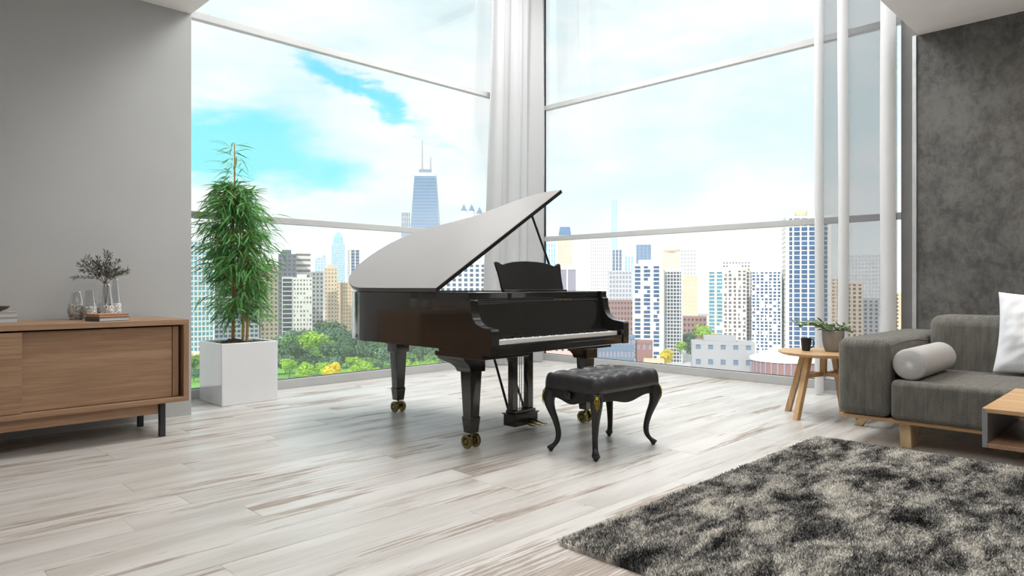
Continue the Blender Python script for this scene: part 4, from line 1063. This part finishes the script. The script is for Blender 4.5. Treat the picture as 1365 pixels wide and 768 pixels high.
MB().lathe(tuple(M @ Vector((0, 11, 57))), [(14, 0), (13, 4), (8, 7), (0, 8)], 20).build('rounded_cap', C_CREAM, t, smooth=True)
T('office_tower', 'pale grey glass tower beside the rounded one', 890.7, 523.5, 22.5, 18, 54, -59.6, C_WHITE, C_GREY, 5, 18, .3, .3)
T('office_block', 'low beige tower in front of the pale grey one', 713.5, 417.9, 18.8, 16, 12.5, -59.6, C_CREAM, C_BEIGE, 5, 12, .5, .4)
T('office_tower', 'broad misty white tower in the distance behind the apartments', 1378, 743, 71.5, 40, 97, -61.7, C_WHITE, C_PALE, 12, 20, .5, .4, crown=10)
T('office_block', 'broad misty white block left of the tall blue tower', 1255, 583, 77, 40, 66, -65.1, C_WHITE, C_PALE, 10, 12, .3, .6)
T('apartment_tower', 'teal-windowed end of the paired apartment towers', 432, 232.6, 10.2, 14, 10.9, -61.7, C_WHITE, G_TEAL, 2, 22, .3, .3, blank=.1, seed=4)
T('apartment_tower', 'white apartment tower with tan windows in the middle of its row', 413.2, 209, 14.5, 14, 11.3, -63.2, C_WHITE, G_BROWNW, 5, 22, .42, .35, blank=.3, crown=3, seed=5)
T('apartment_tower', 'slim navy glass strip tower among the apartments', 447.6, 217, 8.6, 14, 10.9, -64.1, C_CREAM, G_NAVY, 3, 22, .32, .2, seed=6)
T('apartment_tower', 'white balconied apartment tower left of the tall blue tower', 418, 190.2, 17.6, 16, 10.1, -65.5, C_WHITE, G_NAVY, 7, 26, .34, .34, blank=.3, crown=2, seed=7)
T('office_block', 'openwork white crown rising behind the apartments', 489.2, 246.2, 20.2, 14, 19.4, -63.3, C_WHITE, C_DGREY, 9, 24, .5, .5)
t, M = T('blue_tower', 'tall blue glass tower with white uprights left of the sheer curtain', 426.6, 167.4, 26, 20, 43.3, -60, C_WHITE, G_NAVY, 6, 30, .20, .16, edge=2.0, rel=.3)
MB().lathe(tuple(M @ Vector((-3, 8, 44))), [(3.6, 0), (3.8, 3.4), (3.2, 5.4), (0, 6)], 18).build('roof_drum', C_CREAM, t, smooth=True)
T('apartment_tower', 'cream tower seen through the sheer curtain, first from the blue tower', 623.7, 224.8, 14.4, 14, 7, -70, C_CREAM, G_BROWNW, 4, 16, .5, .5)
T('apartment_tower', 'tan tower with dark window rows behind the sheer curtain', 510.6, 168.2, 10.4, 14, 2.6, -71.8, C_CREAM, G_DARK, 3, 16, .5, .4)
T('apartment_tower', 'grey lower tower behind the right part of the sheer curtain', 464.8, 143.3, 9.2, 14, -8, -72.9, C_GREY, G_DARK, 3, 14, .5, .4)
T('office_tower', 'wide grey far tower behind the sheer curtain', 1074, 339.9, 44, 30, 46, -72.4, C_PALE, C_GREY, 10, 16, .4, .4)
T('apartment_tower', 'beige tower in the slit between the curtain and the jamb', 554.2, 152.9, 9.6, 14, -5, -74.6, C_BEIGE, G_DARK, 3, 14, .55, .5)
# low buildings near the window
T('low_building', 'low slate-blue building right of the far piano leg', 280.2, 207.8, 22, 14, -25.5, -54, C_SLATE, C_LILAC, 12, 3, .3, .5, crown=1.5)
T('low_building', 'low brown brick house at the right end of the slate-blue building', 291.5, 196.5, 8.5, 9, -28, -54, C_BROWN, C_LILAC, 3, 2, .5, .6)
T('low_building', 'low pink building with a row of small windows under the keyboard', 250.7, 215.9, 20.4, 14, -28.5, -49.3, C_PINK, G_DARK, 7, 3, .6, .6)
T('low_building', 'flat grey concrete building in front of the apartments', 324.5, 170.5, 31, 16, -29.1, -58, C_GREY, C_SLATE, 5, 2, .6, .65, crown=3)
T('low_building', 'brown brick block beyond the street trees', 465.6, 269.8, 20.5, 18, -23.7, -59.9, C_BROWN, G_DARK, 7, 5, .5, .5)
T('low_building', 'small pale pink house below the round hall', 346.3, 134.6, 13, 10, -34.6, -68.8, C_PINK, C_LILAC, 4, 2, .6, .6)
T('low_building', 'small beige house beside the yellow street tree', 282.1, 184.6, 9.6, 8, -36, -56.8, C_BEIGE, C_LILAC, 4, 2, .6, .6)
hall = thing('round_hall', (330, 140, GZ), 'round brown hall under a white domed roof', 'building')
MB().lathe((330, 140, GZ), [(0, 0), (16.5, 0), (16.5, 10), (0, 10)], 48).build('wall', C_BROWN, hall, auto=30)
MB().lathe((330, 140, GZ), [(0, 9.8), (17.2, 9.8), (17.2, 11.0), (12, 13.5), (6, 15), (0, 15.6)], 48).build('roof', C_WHITE, hall, auto=30)
pb = MB()
for k in range(36):
    a = 2 * math.pi * k / 36; Mq = Matrix.Translation((330, 140, GZ)) @ Matrix.Rotation(a, 4, 'Z'); pb.box(16.4, 16.9, -.35, .35, 0, 9.8, Mq)
tag(pb.build('pilaster', C_LILAC, hall), kind='stuff')
# ground
M_STREET = cm('street', (206, 206, 204), .9); M_LAWN = mat('city_lawn', lin(120, 176, 80), .9, var=.15, scale=.03)
struct(MB().box(-1500, 9000, -1500, 9000, GZ - 1, GZ).build('ground', M_STREET), 'pale city ground far below the windows')
struct(MB().loft([[(80, 300, z), (300, 300, z), (345, 395, z), (300, 480, z), (150, 460, z), (60, 400, z)] for z in (GZ, GZ + .15)]).build('lawn', M_LAWN, fix=True), 'green park lawn below the left window')

# trees: five shared crown shapes, each tree an object with crown and trunk
LEAVES = {'dark': leaf_material('tree_dark', lin(44, 84, 58), lin(96, 140, 92), .2), 'mid': leaf_material('tree_mid', lin(70, 120, 62), lin(140, 184, 92), .25), 'blue': leaf_material('tree_blue', lin(66, 108, 88), lin(126, 164, 132), .2),
          'lime': leaf_material('tree_lime', lin(126, 186, 50), lin(196, 226, 84), .3), 'yellow': leaf_material('tree_yellow', lin(214, 196, 20), lin(250, 236, 60), .3)}
M_TRUNK = mat('tree_trunk', lin(84, 72, 60), .9)
crowns = []
for k in range(5):
    rs = random.Random(70 + k); b = MB()
    blobs = [(rs.uniform(-.5, .5), rs.uniform(-.5, .5), rs.uniform(-.3, .45), rs.uniform(.40, .62)) for _ in range(8)]
    for bx_, by_, bz_, br_ in blobs:
        for _ in range(150):
            v = Vector((rs.gauss(0, 1), rs.gauss(0, 1), rs.gauss(0, 1))).normalized()
            p = Vector((bx_, by_, bz_)) + v * br_ * rs.uniform(.82, 1.04)
            if p.z < -.62: continue
            nrm = (v + Vector((rs.uniform(-.7, .7), rs.uniform(-.7, .7), rs.uniform(-.3, .9)))).normalized(); a_ = nrm.orthogonal().normalized(); c_ = nrm.cross(a_); s_ = rs.uniform(.07, .13)
            kk = len(b.v); b.v += [tuple(p + a_ * s_), tuple(p + c_ * s_ * .7), tuple(p - a_ * s_), tuple(p - c_ * s_ * .7)]; b.f.append((kk, kk + 1, kk + 2, kk + 3))
    b.v = [(x, y, z * .85 + .75) for x, y, z in b.v]
    crowns.append({c: None for c in LEAVES})
    for c in LEAVES:
        me = b.mesh('crown'); me.materials.append(LEAVES[c]); crowns[k][c] = me
tk = MB().tube([(0, 0, 0), (0, 0, .5), (.03, .02, 1.0)], [.06, .045, .02], 7).mesh('trunk', smooth=True); tk.materials.append(M_TRUNK)
TWORD = {'dark': 'dark green rounded tree', 'mid': 'mid green leafy tree', 'blue': 'blue-green tree', 'lime': 'bright lime green tree', 'yellow': 'yellow tree'}
rs = random.Random(31)
def tree(x, y, r, h, c, label, group, k=None):
    t = thing('tree', (x, y, GZ), label, 'tree', group)
    o = bpy.data.objects.new('crown', crowns[rs.randrange(5) if k is None else k][c]); COL.objects.link(o); o.parent = t
    o.location = (0, 0, h - 1.55 * r); o.scale = (r, r, r); o.rotation_euler = (0, 0, rs.uniform(0, 6.28)); o['kind'] = 'stuff'
    o = bpy.data.objects.new('trunk', tk); COL.objects.link(o); o.parent = t; o.scale = (h * .3, h * .3, h - r)
def at(az_, dist): return dist * math.cos(az_), dist * math.sin(az_)
def azof(px): return rad(45) - math.atan((px - 682.5) / 905)
# park rows, front to back
belt = [(px_ + rs.uniform(-8, 8), d_, 6.5) for d_ in (335, 365, 400) for px_ in range(40, 245, 22)]
for dist, n_, x0, x1, pal, r0 in ((328, 17, 250, 600, ['mid', 'lime', 'lime', 'blue', 'mid'], 4.2), (348, 15, 252, 606, ['dark', 'mid', 'blue', 'blue', 'lime'], 5.6), (376, 13, 362, 610, ['dark', 'blue', 'dark', 'mid'], 7.0), (408, 12, 368, 606, ['dark', 'mid', 'blue', 'lime'], 8.0), (440, 9, 376, 600, ['dark', 'blue', 'mid'], 8.6), (465, 6, 420, 600, ['dark', 'blue', 'dark'], 10.0)):
    for k in range(n_):
        px = x0 + (x1 - x0) * (k + rs.uniform(.2, .8)) / n_
        if 276 < px < 364:
            belt.append((px, dist, r0 * rs.uniform(.8, 1.2))); continue
        r = r0 * rs.uniform(.8, 1.25); c = rs.choice(pal)
        x, y = at(azof(px), dist * rs.uniform(.985, 1.02) / math.cos(math.atan((px - 682.5) / 905)))
        row_ = 'front' if dist < 340 else 'second' if dist < 360 else 'middle' if dist < 420 else 'rear'
        pl_ = 'beside the planter' if px < 300 else 'right of the planter' if px < 430 else 'left of the piano tail' if px < 500 else 'seen under the piano'
        lab_ = TWORD[c] + ' in the ' + row_ + ' row of the park, ' + pl_
        tree(x, y, r, r * rs.uniform(1.75, 2.1), c, lab_, lab_.split(' in the ')[0] + 's in the park, ' + row_ + ' row, ' + pl_)
for px, dist, r, h, c, lab in ((444, 321, 6.2, 11, 'yellow', 'broad yellow tree in the park under the piano tail'), (258, 372, 5, 10, 'yellow', 'yellow tree in the park between sideboard and planter'), (888, 372, 5.2, 11, 'yellow', 'bright yellow street tree left of the grey concrete building'),
        (908, 405, 4.6, 13, 'lime', 'lime green street tree behind the yellow one'), (925, 395, 5.2, 13, 'dark', 'dark street tree against the grey concrete building'), (936, 430, 6.0, 22, 'lime', 'tall pale green street tree before the brown block'), (905, 440, 6, 15, 'dark', 'dark street tree behind the lime one'),
        (918, 470, 6, 14, 'dark', 'dark street tree nearest to the brown block'), (952, 450, 4.5, 15, 'yellow', 'yellowish street tree beside the tall pale green one'), (972, 432, 2.2, 15, 'lime', 'thin lime tree in front of the tan-windowed apartments'), (872, 350, 3, 6, 'lime', 'small lime bush on the street by the beige house'),
        (750, 318, 3, 7, 'mid', 'green bush in front of the pink building'), (738, 316, 2, 5, 'yellow', 'little yellow bush in front of the pink building'), (828, 330, 2.6, 5, 'lime', 'lime bush on the street below the brown and blue roofed building')):
    x, y = at(azof(px), dist / math.cos(math.atan((px - 682.5) / 905)))
    tree(x, y, r, h, c, lab, None)

tb_ = MB()
for px, dist, r in belt:
    x, y = at(azof(px), dist / math.cos(math.atan((px - 682.5) / 905))); me = crowns[rs.randrange(5)]['mid']; k0 = len(tb_.v)
    tb_.v += [(x + v.co.x * r, y + v.co.y * r, GZ + r * .3 + v.co.z * r) for v in me.vertices]; tb_.f += [tuple(k0 + q for q in p.vertices) for p in me.polygons]
tag(tb_.build('woodland', LEAVES['mid']), 'green park woodland continuing behind the planter and the grey wall', 'woodland', None, 'stuff')

# haze over the city: a real, thin scattering volume between the near streets and the horizon
hm = bpy.data.materials.new('city_haze'); t = NT(new_tree(hm))
vs = t.n('ShaderNodeVolumeScatter', i_Color=(1, 1, 1), i_Density=.00030, i_Anisotropy=.1)
t.put(t.n('ShaderNodeOutputMaterial').inputs['Volume'], vs)
hz = MB().box(60, 4200, 60, 4200, GZ + .5, 150).build('haze', hm); struct(hz, 'thin pale haze hanging over the distant city')
